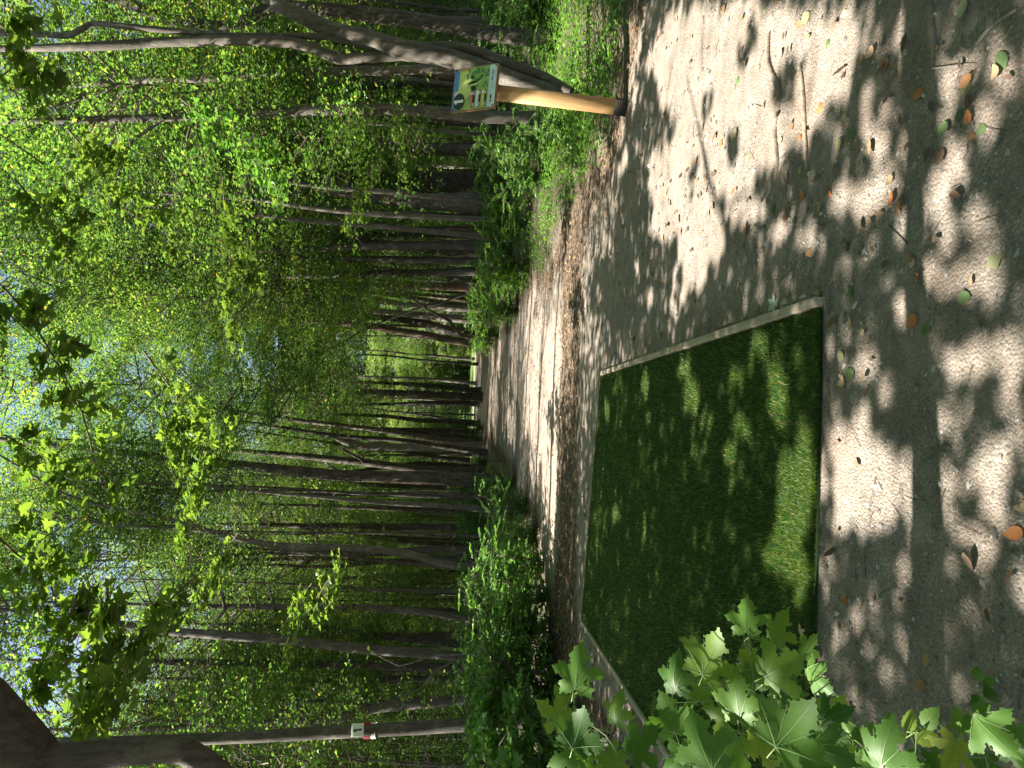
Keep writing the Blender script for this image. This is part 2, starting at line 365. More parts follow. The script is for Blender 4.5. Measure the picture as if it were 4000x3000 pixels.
lit = ramp(nt, vl.outputs['Color'], [(0.1, (0.035, 0.026, 0.019)), (0.45, (0.085, 0.06, 0.042)), (0.7, (0.15, 0.105, 0.072)), (0.95, (0.24, 0.185, 0.13))]).outputs[0]
dirt = mixc(nt, 0.55, gravel, ramp(nt, nf.outputs[0], [(0.3, (0.24, 0.185, 0.145)), (0.7, (0.40, 0.325, 0.265))]).outputs[0])
col = mixc(nt, at_.outputs['Alpha'], gravel, dirt)
lf = mth(nt, 'MULTIPLY_ADD', nm.outputs[0], 1.2, mth(nt, 'MULTIPLY_ADD', sep.outputs[0], 1.7, -1.25))
col = mixc(nt, ramp(nt, lf, [(0, (0, 0, 0)), (0.25, (1, 1, 1))]).outputs[0], col, lit)
col = mixc(nt, mth(nt, 'MULTIPLY', sep.outputs[1], 0.85), col, ramp(nt, nm.outputs[0], [(0.35, (0.045, 0.035, 0.022)), (0.7, (0.10, 0.08, 0.045))]).outputs[0])
col = mixc(nt, sep.outputs[2], col, ramp(nt, nm.outputs[0], [(0.3, (0.075, 0.125, 0.03)), (0.7, (0.12, 0.18, 0.045))]).outputs[0])
pb = N_(nt, 'ShaderNodeBsdfPrincipled'); pb.inputs['Roughness'].default_value = 0.95; pb.inputs['Specular IOR Level'].default_value = 0.2
nt.links.new(col, pb.inputs['Base Color'])
hh = mth(nt, 'ADD', mth(nt, 'MULTIPLY', vo.outputs['Distance'], -0.6), mth(nt, 'ADD', mth(nt, 'MULTIPLY', nm.outputs[0], 1.0), mth(nt, 'MULTIPLY', nf.outputs[0], 0.7)))
nt.links.new(bump(nt, hh, 0.8, 0.013), pb.inputs['Normal']); nt.links.new(pb.outputs[0], out.inputs[0])
me.materials.append(mt); M_ground = mt
ground = tag(obj('ground', me), 'packed gravel and leaf strewn forest ground running to a sunlit lawn', kind='structure')
def gz(x, y): return float(ground_z(np.array([x]), np.array([y]))[0])

# ------------------------------------------------------------------ tee pad
pad = thing('tee_pad', 'large rectangular green artificial turf tee pad framed by pale timber boards', 'tee pad', (0, 0, 0))
PZ = 0.014
M_turf = leaf_mat('turf_blade', [(0, (0.016, 0.054, 0.009)), (0.45, (0.032, 0.096, 0.013)), (0.76, (0.064, 0.15, 0.022)), (0.89, (0.12, 0.20, 0.034)), (0.94, (0.34, 0.31, 0.11)), (1, (0.40, 0.35, 0.15))], (1.8, 1.5, 0.6), 0.35, 0.5)
M_turfb = flat_mat('turf_backing', (0.013, 0.032, 0.006), 0.9, 0.35, 160, 0.2, 0.004)
mb = MB(); q = np.array([[p.x, p.y, PZ] for p in PAD]); q0 = q.copy(); q0[:, 2] = -0.025
mb.add(np.vstack([q0, q]), np.array([[4, 5, 6, 7], [0, 1, 5, 4], [1, 2, 6, 5], [2, 3, 7, 6], [3, 0, 4, 7]]))
obj('turf_mat', mb.mesh('turf_mat', [M_turfb]), pad)
def blades(n, bias):
    s = R.uniform(0, 1, n)**bias; tt = R.uniform(0, 1, n)                 # s: 0 near edge .. 1 far edge
    A = PADP[0]*(1-s[:, None])+PADP[1]*s[:, None]; B = PADP[3]*(1-s[:, None])+PADP[2]*s[:, None]
    p = A*(1-tt[:, None])+B*tt[:, None]
    h = R.uniform(0.012, 0.030, n)*(0.8+0.3*wnoise(p[:, 0], p[:, 1], 6, 5)*0.5); wd = R.uniform(0.0012, 0.0024, n)*(1+0.5*s)
    a = R.uniform(0, 6.283, n); l = np.abs(R.normal(0, 0.014, n)); la = R.normal(1.2, 1.3, n)
    b = np.stack([p[:, 0], p[:, 1], np.full(n, PZ-0.001)], 1); sd_ = np.stack([np.cos(a), np.sin(a), 0*a], 1)*wd[:, None]
    ln = np.stack([np.cos(la)*l, np.sin(la)*l, h], 1)
    v = np.stack([b-sd_, b+sd_, b+ln], 1).reshape(-1, 3)
    return v, np.arange(3*n).reshape(-1, 3)
mb = MB(); v, f = blades(450000, 1.6); mb.add(v, f)
# shaggy rim blades along each edge
n = 9000
for k in range(4):
    a, b = PADP[k], PADP[(k+1) % 4]; tt = R.uniform(0, 1, n)[:, None]; p = a*(1-tt)+b*tt
    nrm = np.array([(b-a)[1], -(b-a)[0]]); nrm /= np.linalg.norm(nrm)
    if np.dot(nrm, PADP.mean(0)-a) > 0: nrm = -nrm
    p = p - nrm*R.uniform(0, 0.015, (n, 1)); o = R.uniform(-0.004, 0.017, (n, 1)); along = unit(np.array([b-a]))[0]
    base = np.concatenate([p, np.full((n, 1), PZ-0.008)], 1); tip = base+np.concatenate([nrm*o+along*R.normal(0, 0.008, (n, 1)), R.uniform(0.008, 0.028, (n, 1))], 1)
    s_ = np.concatenate([along*np.full((n, 1), 0.0022), np.zeros((n, 1))], 1)
    mb.add(np.stack([base-s_, base+s_, tip], 1).reshape(-1, 3), np.arange(3*n).reshape(-1, 3))
tag(obj('turf_blades', mb.mesh('turf_blades', [M_turf]), pad), kind='stuff')
M_board = wood_mat('pale_board', (0.30, 0.235, 0.165), (0.46, 0.38, 0.28), 1)
def board(a, b, w_, h0, h1, off):
    a = Vector((a[0], a[1], 0)); b = Vector((b[0], b[1], 0)); d = (b-a); L = d.length; d.normalize(); n_ = Vector((d.y, -d.x, 0))
    if n_.dot(Vector((PADP.mean(0)[0], PADP.mean(0)[1], 0))-a) > 0: n_ = -n_
    mb = MB(); box(mb, (0, 0, 0), w_, L, h1-h0, bev=0.004)
    o = obj('edge_board', mb.mesh('edge_board', [M_board]), pad); o.location = (a+b)/2+n_*off+Vector((0, 0, (h0+h1)/2)); o.rotation_euler = (0, 0, math.atan2(d.y, d.x)-math.pi/2)
    return o
def lerp(a, b, t): return a*(1-t)+b*t
board(lerp(PADP[0], PADP[1], 0.0), lerp(PADP[0], PADP[1], 0.495), 0.042, -0.05, 0.040, 0.034)
board(lerp(PADP[0], PADP[1], 0.50), lerp(PADP[0], PADP[1], 1.0), 0.042, -0.05, 0.038, 0.034)
board(lerp(PADP[3], PADP[2], 0.0), lerp(PADP[3], PADP[2], 0.62), 0.042, -0.05, 0.042, 0.034)
board(lerp(PADP[3], PADP[2], 0.625), lerp(PADP[3], PADP[2], 1.0), 0.042, -0.05, 0.036, 0.034)

# ------------------------------------------------------------------ sign on post
sb = G(2578, 2448); SD = 6.9
up_p = (at(2640, 1925, 6.95) - sb).normalized()
spost = thing('tee_sign', 'wooden post carrying a tilted hole sign numbered 1 with coloured map', 'sign', sb)
M_post = wood_mat('post_wood', (0.33, 0.18, 0.065), (0.50, 0.31, 0.13), 2)
M_frame = wood_mat('frame_wood', (0.20, 0.10, 0.05), (0.34, 0.19, 0.09), 2)
M_tar = flat_mat('tarred_wood', (0.035, 0.028, 0.024), 0.9, 0.4, 40, 0.2, 0.004)
ry = Matrix.Rotation(math.radians(-24), 3, 'Z')
zq = up_p.to_track_quat('Z', 'Y').to_matrix()
zx = Vector((1, 0, 0)); zx = (zx - up_p*zx.dot(up_p)).normalized(); zyv = up_p.cross(zx)
BP = Matrix((zx, zyv, up_p)).transposed() @ ry
mb = MB(); box(mb, (0, 0, 0), 0.140, 0.140, 1.18, bev=0.006)
p_ = obj('post', mb.mesh('post', [M_post]), spost); p_.matrix_local = Matrix.Translation(up_p*0.70) @ BP.to_4x4()
mb = MB(); box(mb, (0, 0, 0), 0.150, 0.150, 0.24, bev=0.01)
p_ = obj('post_sleeve', mb.mesh('post_sleeve', [M_tar]), spost); p_.matrix_local = Matrix.Translation(up_p*0.0) @ BP.to_4x4()
# panel frame of reference
pc = at(2656, 1853, 6.86)
t_, ps, ro = math.radians(33), math.radians(3), math.radians(4)
Wv = Vector((math.cos(ps), math.sin(ps), 0)); back = Vector((-math.sin(ps), math.cos(ps), 0))
Hv = (Vector((0, 0, 1))*math.cos(t_) + back*math.sin(t_)).normalized(); Nv = Wv.cross(Hv).normalized()
rot = Matrix.Rotation(ro, 3, Nv*-1); Wv = rot @ Wv; Hv = rot @ Hv
PM = Matrix((Wv, Hv, Nv)).transposed()
pw, ph_ = 0.43, 0.50
panel_m = Matrix.Translation(pc-sb) @ PM.to_4x4()
mb = MB(); box(mb, (0, 0, -0.018), pw, ph_, 0.030, bev=0.006)
board_o = obj('sign_board', mb.mesh('sign_board', [M_frame]), spost); board_o.matrix_local = panel_m
mb = MB(); box(mb, (0, -0.02, -0.075), 0.12, 0.2, 0.08, bev=0.005)
o = obj('bracket', mb.mesh('bracket', [M_post]), spost); o.matrix_local = panel_m
cols = {}
def pm(name, c, r=0.35):
    if name not in cols: cols[name] = flat_mat('print_'+name, c, r, 0.06, 60)
    return cols[name]
face_w, face_h = pw-0.024, ph_-0.024
def to_face(x, y): return ((x-0.5)*face_w, (0.5-y)*face_h)
def flat(name, pts, mat, lvl):
    z = 0.0005+0.0008*lvl; top = [(*to_face(x, y), z) for x, y in pts]; n = len(top)
    c = np.mean(top, 0); v = np.vstack([top, c]); mb = MB(); mb.add(v, np.array([[k, n, (k+1) % n] for k in range(n)]))
    o = obj(name, mb.mesh(name, [mat]), board_o); return o
def rect(x0, y0, x1, y1): return [(x0, y0), (x1, y0), (x1, y1), (x0, y1)]
def ell(cx, cy, rx, ry_, n=28): return [(cx+rx*math.cos(6.2832*k/n), cy+ry_*math.sin(6.2832*k/n)) for k in range(n)]
flat('print_sheet', rect(0, 0, 1, 1), pm('green', (0.28, 0.42, 0.12)), 0)
flat('sky_band', rect(0, 0, 1, 0.115), pm('blue', (0.10, 0.24, 0.55)), 1)
flat('print_field', [(0.05, 0.12), (0.97, 0.12), (0.96, 0.3), (0.7, 0.42), (0.40, 0.48), (0.3, 0.35)], pm('field', (0.55, 0.62, 0.22)), 1)
flat('print_splash', [(0.33, 0.02), (0.36, 0.05), (0.40, 0.01), (0.43, 0.06), (0.47, 0.04), (0.46, 0.10), (0.50, 0.12), (0.42, 0.13), (0.34, 0.12), (0.36, 0.08)], pm('white', (0.75, 0.75, 0.74)), 2)
flat('dirt_track', [(0.93, 0.15), (1.0, 0.12), (1.0, 0.45), (0.97, 0.45)], pm('orange', (0.55, 0.28, 0.10)), 2)
flat('fairway', [(0.50, 0.16), (0.58, 0.14), (0.70, 0.66), (0.92, 0.78), (0.90, 0.81), (0.66, 0.70), (0.56, 0.52)], pm('lane', (0.42, 0.52, 0.18)), 3)
g2 = random.Random(3)
mb_tree = MB()
for k in range(70):
    x = g2.uniform(0.42, 0.95); y = g2.uniform(0.30, 0.82)
    if abs(x-(0.52+0.25*(y-0.2))) < 0.06 or (x < 0.5 and y > 0.55): continue
    r = g2.uniform(0.02, 0.04); pts = ell(x, y, r, r, 7); top = [(*to_face(a, b), 0.0035+k*1e-5) for a, b in pts]
    mb_tree.add(np.vstack([top, np.mean(top, 0)]), np.array([[j, 7, (j+1) % 7] for j in range(7)]))
tag(obj('printed_trees', mb_tree.mesh('printed_trees', [pm('treegreen', (0.07, 0.22, 0.09))]), board_o), kind='stuff')
for cx, cy, s in ((0.50, 0.49, 0.065), (0.77, 0.43, 0.045)):
    flat('black_silhouette', [(cx-s, cy-s*0.6), (cx-s*0.4, cy-s*1.1), (cx, cy-s*0.7), (cx+s*0.5, cy-s*1.2), (cx+s, cy-s*0.2), (cx+s*0.6, cy+s*0.3), (cx+s*0.9, cy+s), (cx, cy+s*0.8), (cx-s*0.8, cy+s)], pm('black', (0.02, 0.02, 0.022)), 5)
flat('number_disc', ell(0.21, 0.165, 0.20, 0.135), pm('disc', (0.035, 0.033, 0.04)), 6)
flat('digit', [(0.15, 0.08), (0.20, 0.045), (0.25, 0.045), (0.25, 0.27), (0.18, 0.27), (0.18, 0.10), (0.15, 0.115)], pm('white', (0.75, 0.75, 0.74)), 7)
for k, (nm_, cc) in enumerate((('red', (0.45, 0.05, 0.04)), ('silver', (0.60, 0.64, 0.62)), ('yellow', (0.62, 0.47, 0.05)))):
    y0 = 0.42+0.135*k
    flat('colour_row', rect(0.045, y0, 0.43, y0+0.07), pm(nm_, cc), 4)
    flat('dark_row', rect(0.045, y0+0.07, 0.43, y0+0.115), pm('black', (0.02, 0.02, 0.022)), 4)
    flat('row_badge', [(0.33, y0+0.01), (0.40, y0+0.012), (0.405, y0+0.05), (0.37, y0+0.065), (0.335, y0+0.045)], pm('white', (0.75, 0.75, 0.74)), 5)
    mbx = MB()
    for q in range(9):
        x = 0.065+q*0.026
        top = [(*to_face(a, b), 0.0052) for a, b in rect(x, y0+0.026, x+0.017, y0+0.047)]; mbx.add(top, np.array([[3, 2, 1, 0]]))
    for x0 in (0.06, 0.33):
        for q in range(3):
            x = x0+q*0.03; top = [(*to_face(a, b), 0.0052) for a, b in rect(x, y0+0.078, x+0.02, y0+0.108)]; mbx.add(top, np.array([[3, 2, 1, 0]]))
    tag(obj('lettering', mbx.mesh('lettering', [pm('white', (0.75, 0.75, 0.74))]), board_o), kind='stuff')
flat('base_strip', rect(0, 0.835, 1, 1), pm('paleblue', (0.48, 0.62, 0.60)), 4)
for x, w_, c_ in ((0.12, 0.05, 'black'), (0.19, 0.10, 'black'), (0.44, 0.06, 'grey'), (0.52, 0.05, 'grey'), (0.62, 0.10, 'navy'), (0.76, 0.12, 'navy')):
    flat('logo_mark', rect(x, 0.895, x+w_, 0.93+0.02*(c_ == 'grey')), pm(c_, {'black': (0.03, 0.03, 0.04), 'grey': (0.5, 0.5, 0.5), 'navy': (0.16, 0.24, 0.42)}[c_]), 5)
for x, y in ((0.03, 0.03), (0.97, 0.03), (0.03, 0.97), (0.97, 0.97)):
    mbx = MB(); cx, cy = to_face(x, y); tube(mbx, [(cx, cy, 0.001), (cx, cy, 0.009)], [0.009, 0.008], 8)
    obj('screw', mbx.mesh('screw', [flat_mat('screw_rust', (0.08, 0.04, 0.03), 0.6)] if x == 0.03 and y == 0.03 else [bpy.data.materials['screw_rust']]), board_o)

# ------------------------------------------------------------------ tree crowns (shared shapes)
def crown_mesh(name, seed, z0, z1, rad, nbr, nleaf, lsize, mats, lean=(0, 0), open_=0.5):
    mb, C_, Nn, D_, sz = crown_recipe(name, seed, z0, z1, rad, nbr, nleaf, lsize)
    leaves(mb, C_, Nn, D_, sz, RHOMB, 0.25, 0, 0.2)
    return mb.mesh(name, mats)
def crown_recipe(name, seed, z0, z1, rad, nbr, nleaf, lsize, lean=(0, 0)):
    g = np.random.default_rng(seed); mb = MB(); C_ = []; Nn = []; D_ = []
    per = nleaf//nbr
    for b in range(nbr):
        f = g.uniform(0, 1)**0.85; zs = z0+(z1-z0)*f*0.93; a = g.uniform(0, 6.283)
        prof = math.sin(math.pi*min(1, 0.18+0.82*(1-f)**0.8*0.95+0.02))**0.6
        L = rad*prof*g.uniform(0.55, 1.15); rise = g.uniform(0.1, 0.75)*L*(0.5+0.8*f)
        p0 = np.array([lean[0]*f, lean[1]*f, zs]); d = np.array([math.cos(a), math.sin(a), 0])
        p1 = p0+d*L*0.45+np.array([0, 0, rise*0.75]); p2 = p0+d*L*0.8+np.array([0, 0, rise])+g.normal(0, 0.15, 3); p3 = p0+d*L*1.08+np.array([0, 0, rise*g.uniform(0.5, 1.0)])
        tube(mb, [p0, p1, p2, p3], [0.013+0.004*L, 0.009, 0.005, 0.002], 4, mat=1, cap=False)
        ns = g.integers(4, 8); w_ = g.dirichlet(np.ones(ns)*2)*per
        for s in range(ns):
            t = g.uniform(0.3, 1.08); c = (p1*(1-(t-0.3)/0.78)+p3*((t-0.3)/0.78)) if t > 0.3 else p1
            c = c+g.normal(0, 0.28, 3)*np.array([1, 1, 0.8])
            k = int(w_[s])+2; sr = g.uniform(0.16, 0.40); ax = g.uniform(0, 6.28)
            q = g.normal(0, 1, (k, 3))*np.array([sr*1.35, sr*0.8, sr*0.22])
            ca_, sa = math.cos(ax), math.sin(ax); q = np.stack([q[:, 0]*ca_-q[:, 1]*sa, q[:, 0]*sa+q[:, 1]*ca_, q[:, 2]-0.25*np.hypot(q[:, 0], q[:, 1])], 1)
            n, dd = rand_leaf_frames(k, 0.8, g); C_.append(c+q); Nn.append(n); D_.append(dd)
            tube(mb, [p0*(1-t)+p3*t if t < 1 else p3, c, c+q.mean(0)+d*0.2], [0.004, 0.003, 0.0012], 3, mat=1, cap=False)
    C_ = np.concatenate(C_); Nn = np.concatenate(Nn); D_ = np.concatenate(D_)
    return mb, C_, Nn, D_, lsize*g.uniform(0.6, 1.35, len(C_))
CRM = [[[M_crown, M_twig], [M_crown2, M_twig]][k in (2, 5)] for k in range(7)]
RECIPE = [crown_recipe('crown_shape', 100+k, 3.4 if k % 3 else 2.4, 17.5, 3.0+0.25*(k % 3), 88, 15000, 0.098) for k in range(7)]
def recipe_mesh(k, keep=None):
    mb, C_, Nn, D_, sz = RECIPE[k]; m2 = MB(); m2.v = list(mb.v); m2.t = list(mb.t); m2.q = list(mb.q); m2.tm = list(mb.tm); m2.qm = list(mb.qm); m2.n = mb.n
    if keep is not None: C_, Nn, D_, sz = C_[keep], Nn[keep], D_[keep], sz[keep]
    leaves(m2, C_, Nn, D_, sz, RHOMB, 0.25, 0, 0.2)
    return m2.mesh('crown_shape', CRM[k])
CROWNS = [recipe_mesh(k) for k in range(7)]
# openings in the canopy through which the sun reaches the path (photo x, y, rx, ry on the ground)
FARBR = np.array([(2112, 1560, 34, 260), (2120, 1380, 60, 120), (2158, 1900, 12, 160), (2050, 1540, 16, 170), (1958, 1370, 34, 90), (1975, 1520, 12, 170), (1905, 1540, 10, 190), (1885, 1450, 8, 120),
  (2015, 1450, 12, 120), (2000, 1650, 10, 90), (1935, 1600, 9, 120), (1935, 1250, 20, 120), (1990, 1180, 30, 120), (2060, 1120, 20, 120), (2240, 1100, 26, 200), (2250, 700, 26, 240), (2300, 250, 60, 240), (2170, 700, 14, 300),
  (1868, 1500, 6, 110), (2185, 1500, 10, 120), (2240, 1400, 16, 160), (1900, 1180, 26, 100), (2085, 1760, 10, 120), (2130, 2000, 8, 120), (2400, 100, 50, 120)], dtype=float)
FARBR = np.vstack([FARBR, [(1985, 1250, 60, 190), (1960, 1080, 60, 140), (2080, 2250, 40, 120), (2010, 2380, 40, 100), (2050, 2120, 40, 80), (2030, 2520, 50, 70), (2250, 300, 60, 220)]]); FARBR[:, 2] *= 1.5; FARBR[:, 3] *= 1.15
def carve_keep(W, strength=0.96, g=np.random.default_rng(9)):
    """which crown leaves stay: those whose noon shadow would fall in an opening mostly go"""
    t = W[:, 2]/SUN.z; gp = np.stack([W[:, 0]-SUN.x*t, W[:, 1]-SUN.y*t, 0*t], 1)
    ok = (gp[:, 1] > 6); q = gp.copy(); q[:, 1] = np.maximum(q[:, 1], 6); u, v, d = project(q); X = v; Y = 3000-u
    best = np.full(len(X), 9.0)
    for x, y, rx, ry in FARBR: best = np.minimum(best, ((X-x)/rx)**2+((Y-y)/ry)**2)
    n_ = wnoise(gp[:, 0], gp[:, 1], 4.5, 77)
    return ~(ok & (best < 1+0.5*n_) & (g.uniform(0, 1, len(X)) < strength))
LOWC = [crown_mesh('low_crown_shape', 200+k, 0.7, 4.6, 1.7, 30, 4200, 0.075, [M_crown, M_twig]) for k in range(3)]
FARC = [crown_mesh('far_crown_shape', 300+k, 0.2, 11, 4.6, 110, 26000, 0.17, [M_far, M_twig]) for k in range(3)]

# ------------------------------------------------------------------ named trees, traced as polylines (photo x, y, width in px)
def put_crown(root, k, loc, rz, s, wide=1.0):
    if root.location.y > 26 and abs(root.location.x) < 7.5: loc = (loc[0], loc[1], loc[2]+3.2)
    Mx = Matrix.LocRotScale(Vector(loc), Matrix.Rotation(rz, 3, 'Z').to_quaternion(), Vector((s*wide, s*wide, s)))
    W_ = Matrix.LocRotScale(root.location, root.rotation_euler.to_quaternion(), root.scale) @ Mx; x, y = root.location.x, root.location.y
    me = CROWNS[k]
    if -17 < x < 5 and 8.5 < y < 34:
        A = np.array(W_); P3 = RECIPE[k][1] @ A[:3, :3].T + A[:3, 3]; keep = carve_keep(P3)
        if (~keep).sum() > 120: me = recipe_mesh(k, keep)
    c = obj('crown', me, root); c.matrix_local = Mx; return c
def base_of(p, depth):
    return at(3000-p[1], p[0], depth)
def world_pts(pts, depth, wob=0.0, seed=0):
    g = random.Random(seed); o = []; r = []
    for k, (x, y, w_) in enumerate(pts):
        q = AI(x, y, depth+g.uniform(-wob, wob)); o.append(q); r.append(w_/2/F_PX*depth)
    return o, r
def make_tree(pts, depth, mat, label, forks=(), top=16.0, crown=None, cz=0.0, name='tree', rough=0.06, group=None, ccount=1, sides=12, flare=1.5, snag=False):
    P_, r = world_pts(pts, depth, depth*0.006, len(label))
    if P_[0].z > 0.02:                                # carry the bole down to the ground
        d = (P_[0]-P_[1]); d = d/abs(d.z) if abs(d.z) > 0.05 else Vector((0, 0, -1))
        g0 = P_[0]+Vector((d.x*0.5, d.y*0.2, -1))*(P_[0].z-gz(P_[0].x, P_[0].y)+0.05); P_.insert(0, g0); r.insert(0, r[0]*1.12)
    base = Vector((P_[0].x, P_[0].y, gz(P_[0].x, P_[0].y)))
    if P_[0].z > base.z-0.05: P_[0] = Vector((P_[0].x, P_[0].y, base.z-0.08))
    r0 = r[0]
    P_.insert(1, P_[0]*0.8+P_[1]*0.2 if (P_[1]-P_[0]).length > 1.2 else P_[0]*0.6+P_[1]*0.4); r.insert(1, r[0]); r[0] *= flare
    if not snag and P_[-1].z < top:
        d = (P_[-1]-P_[-2]).normalized(); q = P_[-1]; rr = r[-1]
        for k in range(3):
            d = (d*0.7+Vector((0, 0, 0.3))).normalized(); L = (top-P_[-1].z)/3/max(0.4, d.z); q = q+d*L; rr *= 0.6; P_.append(q); r.append(rr)
            if k == 0: pass
    root = thing(name, label, 'tree', base, 0, group); mb = MB()
    tube(mb, [p-base for p in P_], r, sides, max(0.12, depth*0.014), rough=rough, seed=len(label))
    for fp in forks:
        fpts, fr = world_pts(fp, depth, depth*0.006, 3)
        if not snag and len(fp) > 2 and fpts[-1].z < top and fp[-1][0] < 60:
            d = (fpts[-1]-fpts[-2]).normalized(); fpts.append(fpts[-1]+d*2.0); fr.append(fr[-1]*0.5)
        tube(mb, [p-base for p in fpts], fr, 8, max(0.1, depth*0.012), rough=rough, seed=5)
    obj('trunk', mb.mesh('trunk', [mat], True), root)
    if crown is not None:
        a = P_[-1]-base
        put_crown(root, crown, (a.x*0.6, a.y*0.6, cz), rnd.uniform(0, 6.28), rnd.uniform(0.88, 1.1))
    return root, base
T = make_tree
t1, t1b = T([(2290, 402, 40), (2229, 372, 54), (2085, 340, 65), (1904, 275, 70), (1723, 217, 73), (1578, 195, 77), (1434, 152, 70), (1289, 116, 65), (1181, 65, 58), (1072, 14, 51), (1000, -40, 44)], 8.8, M_bark,
  'thick pale smooth barked tree leaning hard to the right behind the sign post', crown=None, top=11, rough=0.05, sides=16,
  forks=[[(2229, 362, 44), (2120, 300, 46), (2012, 262, 46), (1868, 205, 50), (1759, 184, 46), (1614, 186, 40)],
         [(1600, 215, 40), (1535, 220, 40), (1434, 224, 42), (1325, 231, 44), (1266, 209, 44), (1171, 171, 44), (950, 158, 42), (633, 165, 38), (443, 177, 38), (200, 186, 30), (0, 190, 26), (-60, 192, 22)],
         [(1300, 120, 30), (1266, 142, 30), (1203, 142, 28), (950, 142, 28), (760, 127, 26), (570, 111, 24), (411, 95, 24), (355, 95, 24), (310, 118, 24), (272, 139, 24), (150, 134, 26), (0, 127, 26), (-60, 120, 22)]])
T([(2110, 462, 52), (1940, 459, 48), (1723, 441, 46), (1578, 427, 44), (1361, 427, 42), (1266, 430, 40), (950, 443, 36), (633, 459, 32), (316, 468, 26), (0, 475, 22)], 12.6, M_bark,
  'straight slim grey tree standing just left of the sign board', crown=0, forks=[[(640, 462, 16), (560, 520, 14), (500, 575, 12), (430, 800, 12)], [(700, 450, 10), (560, 370, 9), (440, 290, 7)]])
T([(2085, 262, 40), (1900, 262, 38), (1650, 271, 36), (1361, 278, 34), (1000, 282, 32), (950, 291, 32), (760, 307, 30), (600, 312, 28), (380, 323, 24), (221, 340, 20), (0, 350, 14)], 13, M_bark,
  'slim grey tree with slight sweep seen through the leaning trunks behind the sign', crown=1, forks=[[(480, 322, 12), (380, 370, 10), (270, 400, 8)]])
T([(2080, 150, 64), (1868, 123, 60), (1723, 94, 58), (1506, 65, 56), (1289, 40, 50), (1072, 30, 46), (900, 100, 40), (780, 90, 40), (633, 70, 44), (540, 30, 44), (443, -5, 40)], 14, M_bark_d,
  'dark rough barked tree at the far right behind the leaning trunk', crown=2, rough=0.1)
T([(1990, 745, 86), (1940, 795, 84), (1800, 790, 74), (1650, 788, 66), (1434, 759, 50), (1289, 737, 44), (1180, 723, 38), (1058, 720, 32), (800, 716, 28)], 21, M_bark_d,
  'stout rough barked tree with a pale sunlit strip up its bole, right of the path', crown=3, rough=0.12, forks=[[(1190, 722, 14), (1150, 705, 12), (1120, 690, 8)]])
T([(1990, 712, 70), (1850, 705, 64), (1723, 706, 60), (1500, 700, 44), (1300, 690, 36), (1000, 690, 26)], 23, M_bark_d,
  'shaggy barked dark tree close behind the stout one right of the path', crown=4, rough=0.14)
T([(1960, 600, 50), (1830, 590, 46), (1650, 580, 44), (1500, 566, 40), (1340, 550, 34), (1000, 545, 26)], 22, M_bark_d,
  'dark patchy tree halfway between the sign and the stout tree', crown=5, rough=0.1)
T([(1955, 855, 38), (1800, 850, 30), (1650, 838, 28), (1506, 831, 26), (1300, 818, 22), (1145, 806, 20), (900, 790, 14)], 21, M_bark_d,
  'thin dark straight tree just left of the stout rough tree', crown=6)
T([(1960, 1019, 26), (1800, 1016, 24), (1650, 1012, 22), (1400, 1010, 22), (1145, 1005, 18), (800, 1000, 12)], 24, M_bark_d,
  'thin dark tree paired with a paler trunk right of the path bend', crown=0)
T([(1960, 1060, 40), (1850, 1060, 36), (1650, 1066, 32), (1434, 1070, 28), (1200, 1078, 20)], 24, M_bark,
  'pale grey tree rising from the leafy bank right of the path', crown=1)
T([(1855, 1205, 26), (1760, 1204, 26), (1670, 1195, 24), (1575, 1192, 22), (1480, 1171, 20), (1227, 1158, 16), (1100, 1120, 12)], 34, M_bark_p,
  'pale sunlit trunk at the right of the clump beyond the leafy bank', crown=2)
T([(1855, 1250, 34), (1760, 1243, 32), (1670, 1235, 30), (1543, 1222, 26), (1385, 1205, 22), (1227, 1165, 16)], 34.5, M_bark_p,
  'middle grey trunk of the clump beyond the leafy bank', crown=3)
T([(1855, 1306, 36), (1750, 1290, 34), (1670, 1266, 32), (1543, 1244, 28), (1441, 1228, 22), (1300, 1200, 18)], 35, M_bark_d,
  'slanting dappled trunk at the left of the clump beyond the leafy bank', crown=4)
T([(1868, 1343, 34), (1766, 1330, 30), (1670, 1310, 28), (1543, 1291, 26), (1385, 1266, 24), (1258, 1253, 22), (1171, 1247, 20), (1100, 1234, 18), (950, 1196, 14), (804, 1158, 10)], 33, M_bark_r,
  'reddish brown leaning tree beside the bright clearing at the end of the path', crown=5, rough=0.1)
T([(1840, 1421, 12), (1766, 1416, 10), (1638, 1405, 9), (1511, 1389, 7), (1400, 1385, 6)], 52, M_bark_d, 'very thin black trunk standing against the bright clearing', crown=None, top=9)
T([(1838, 1496, 15), (1733, 1485, 13), (1640, 1478, 12), (1543, 1475, 10), (1400, 1470, 8)], 55, M_bark_p, 'thin pale sunlit trunk at the middle of the bright clearing', crown=None, top=10)
T([(1866, 1554, 34), (1766, 1546, 30), (1670, 1541, 28), (1543, 1535, 26), (1416, 1529, 20), (1250, 1530, 14)], 40, M_bark_d,
  'stout dark trunk in the middle of the view parting the bright clearing', crown=6, rough=0.12)
T([(1845, 1524, 24), (1766, 1514, 22), (1670, 1506, 20), (1600, 1500, 16), (1480, 1495, 12)], 44, M_bark_d, 'dark trunk just right of the stout middle one at the clearing', crown=0)
T([(1838, 1575, 24), (1766, 1574, 20), (1670, 1574, 18), (1543, 1578, 14), (1300, 1580, 10)], 46, M_bark_d, 'straight dark trunk just left of the stout middle one at the clearing', crown=1)
T([(1832, 1620, 8), (1700, 1614, 6), (1575, 1610, 5)], 56, M_bark_d, 'hair thin trunk in the second bright gap of the clearing', crown=None, top=9)
T([(1845, 1654, 24), (1766, 1648, 20), (1638, 1642, 18), (1511, 1626, 14), (1350, 1620, 10)], 44, M_bark_d, 'dark trunk closing the left side of the bright gap', crown=2)
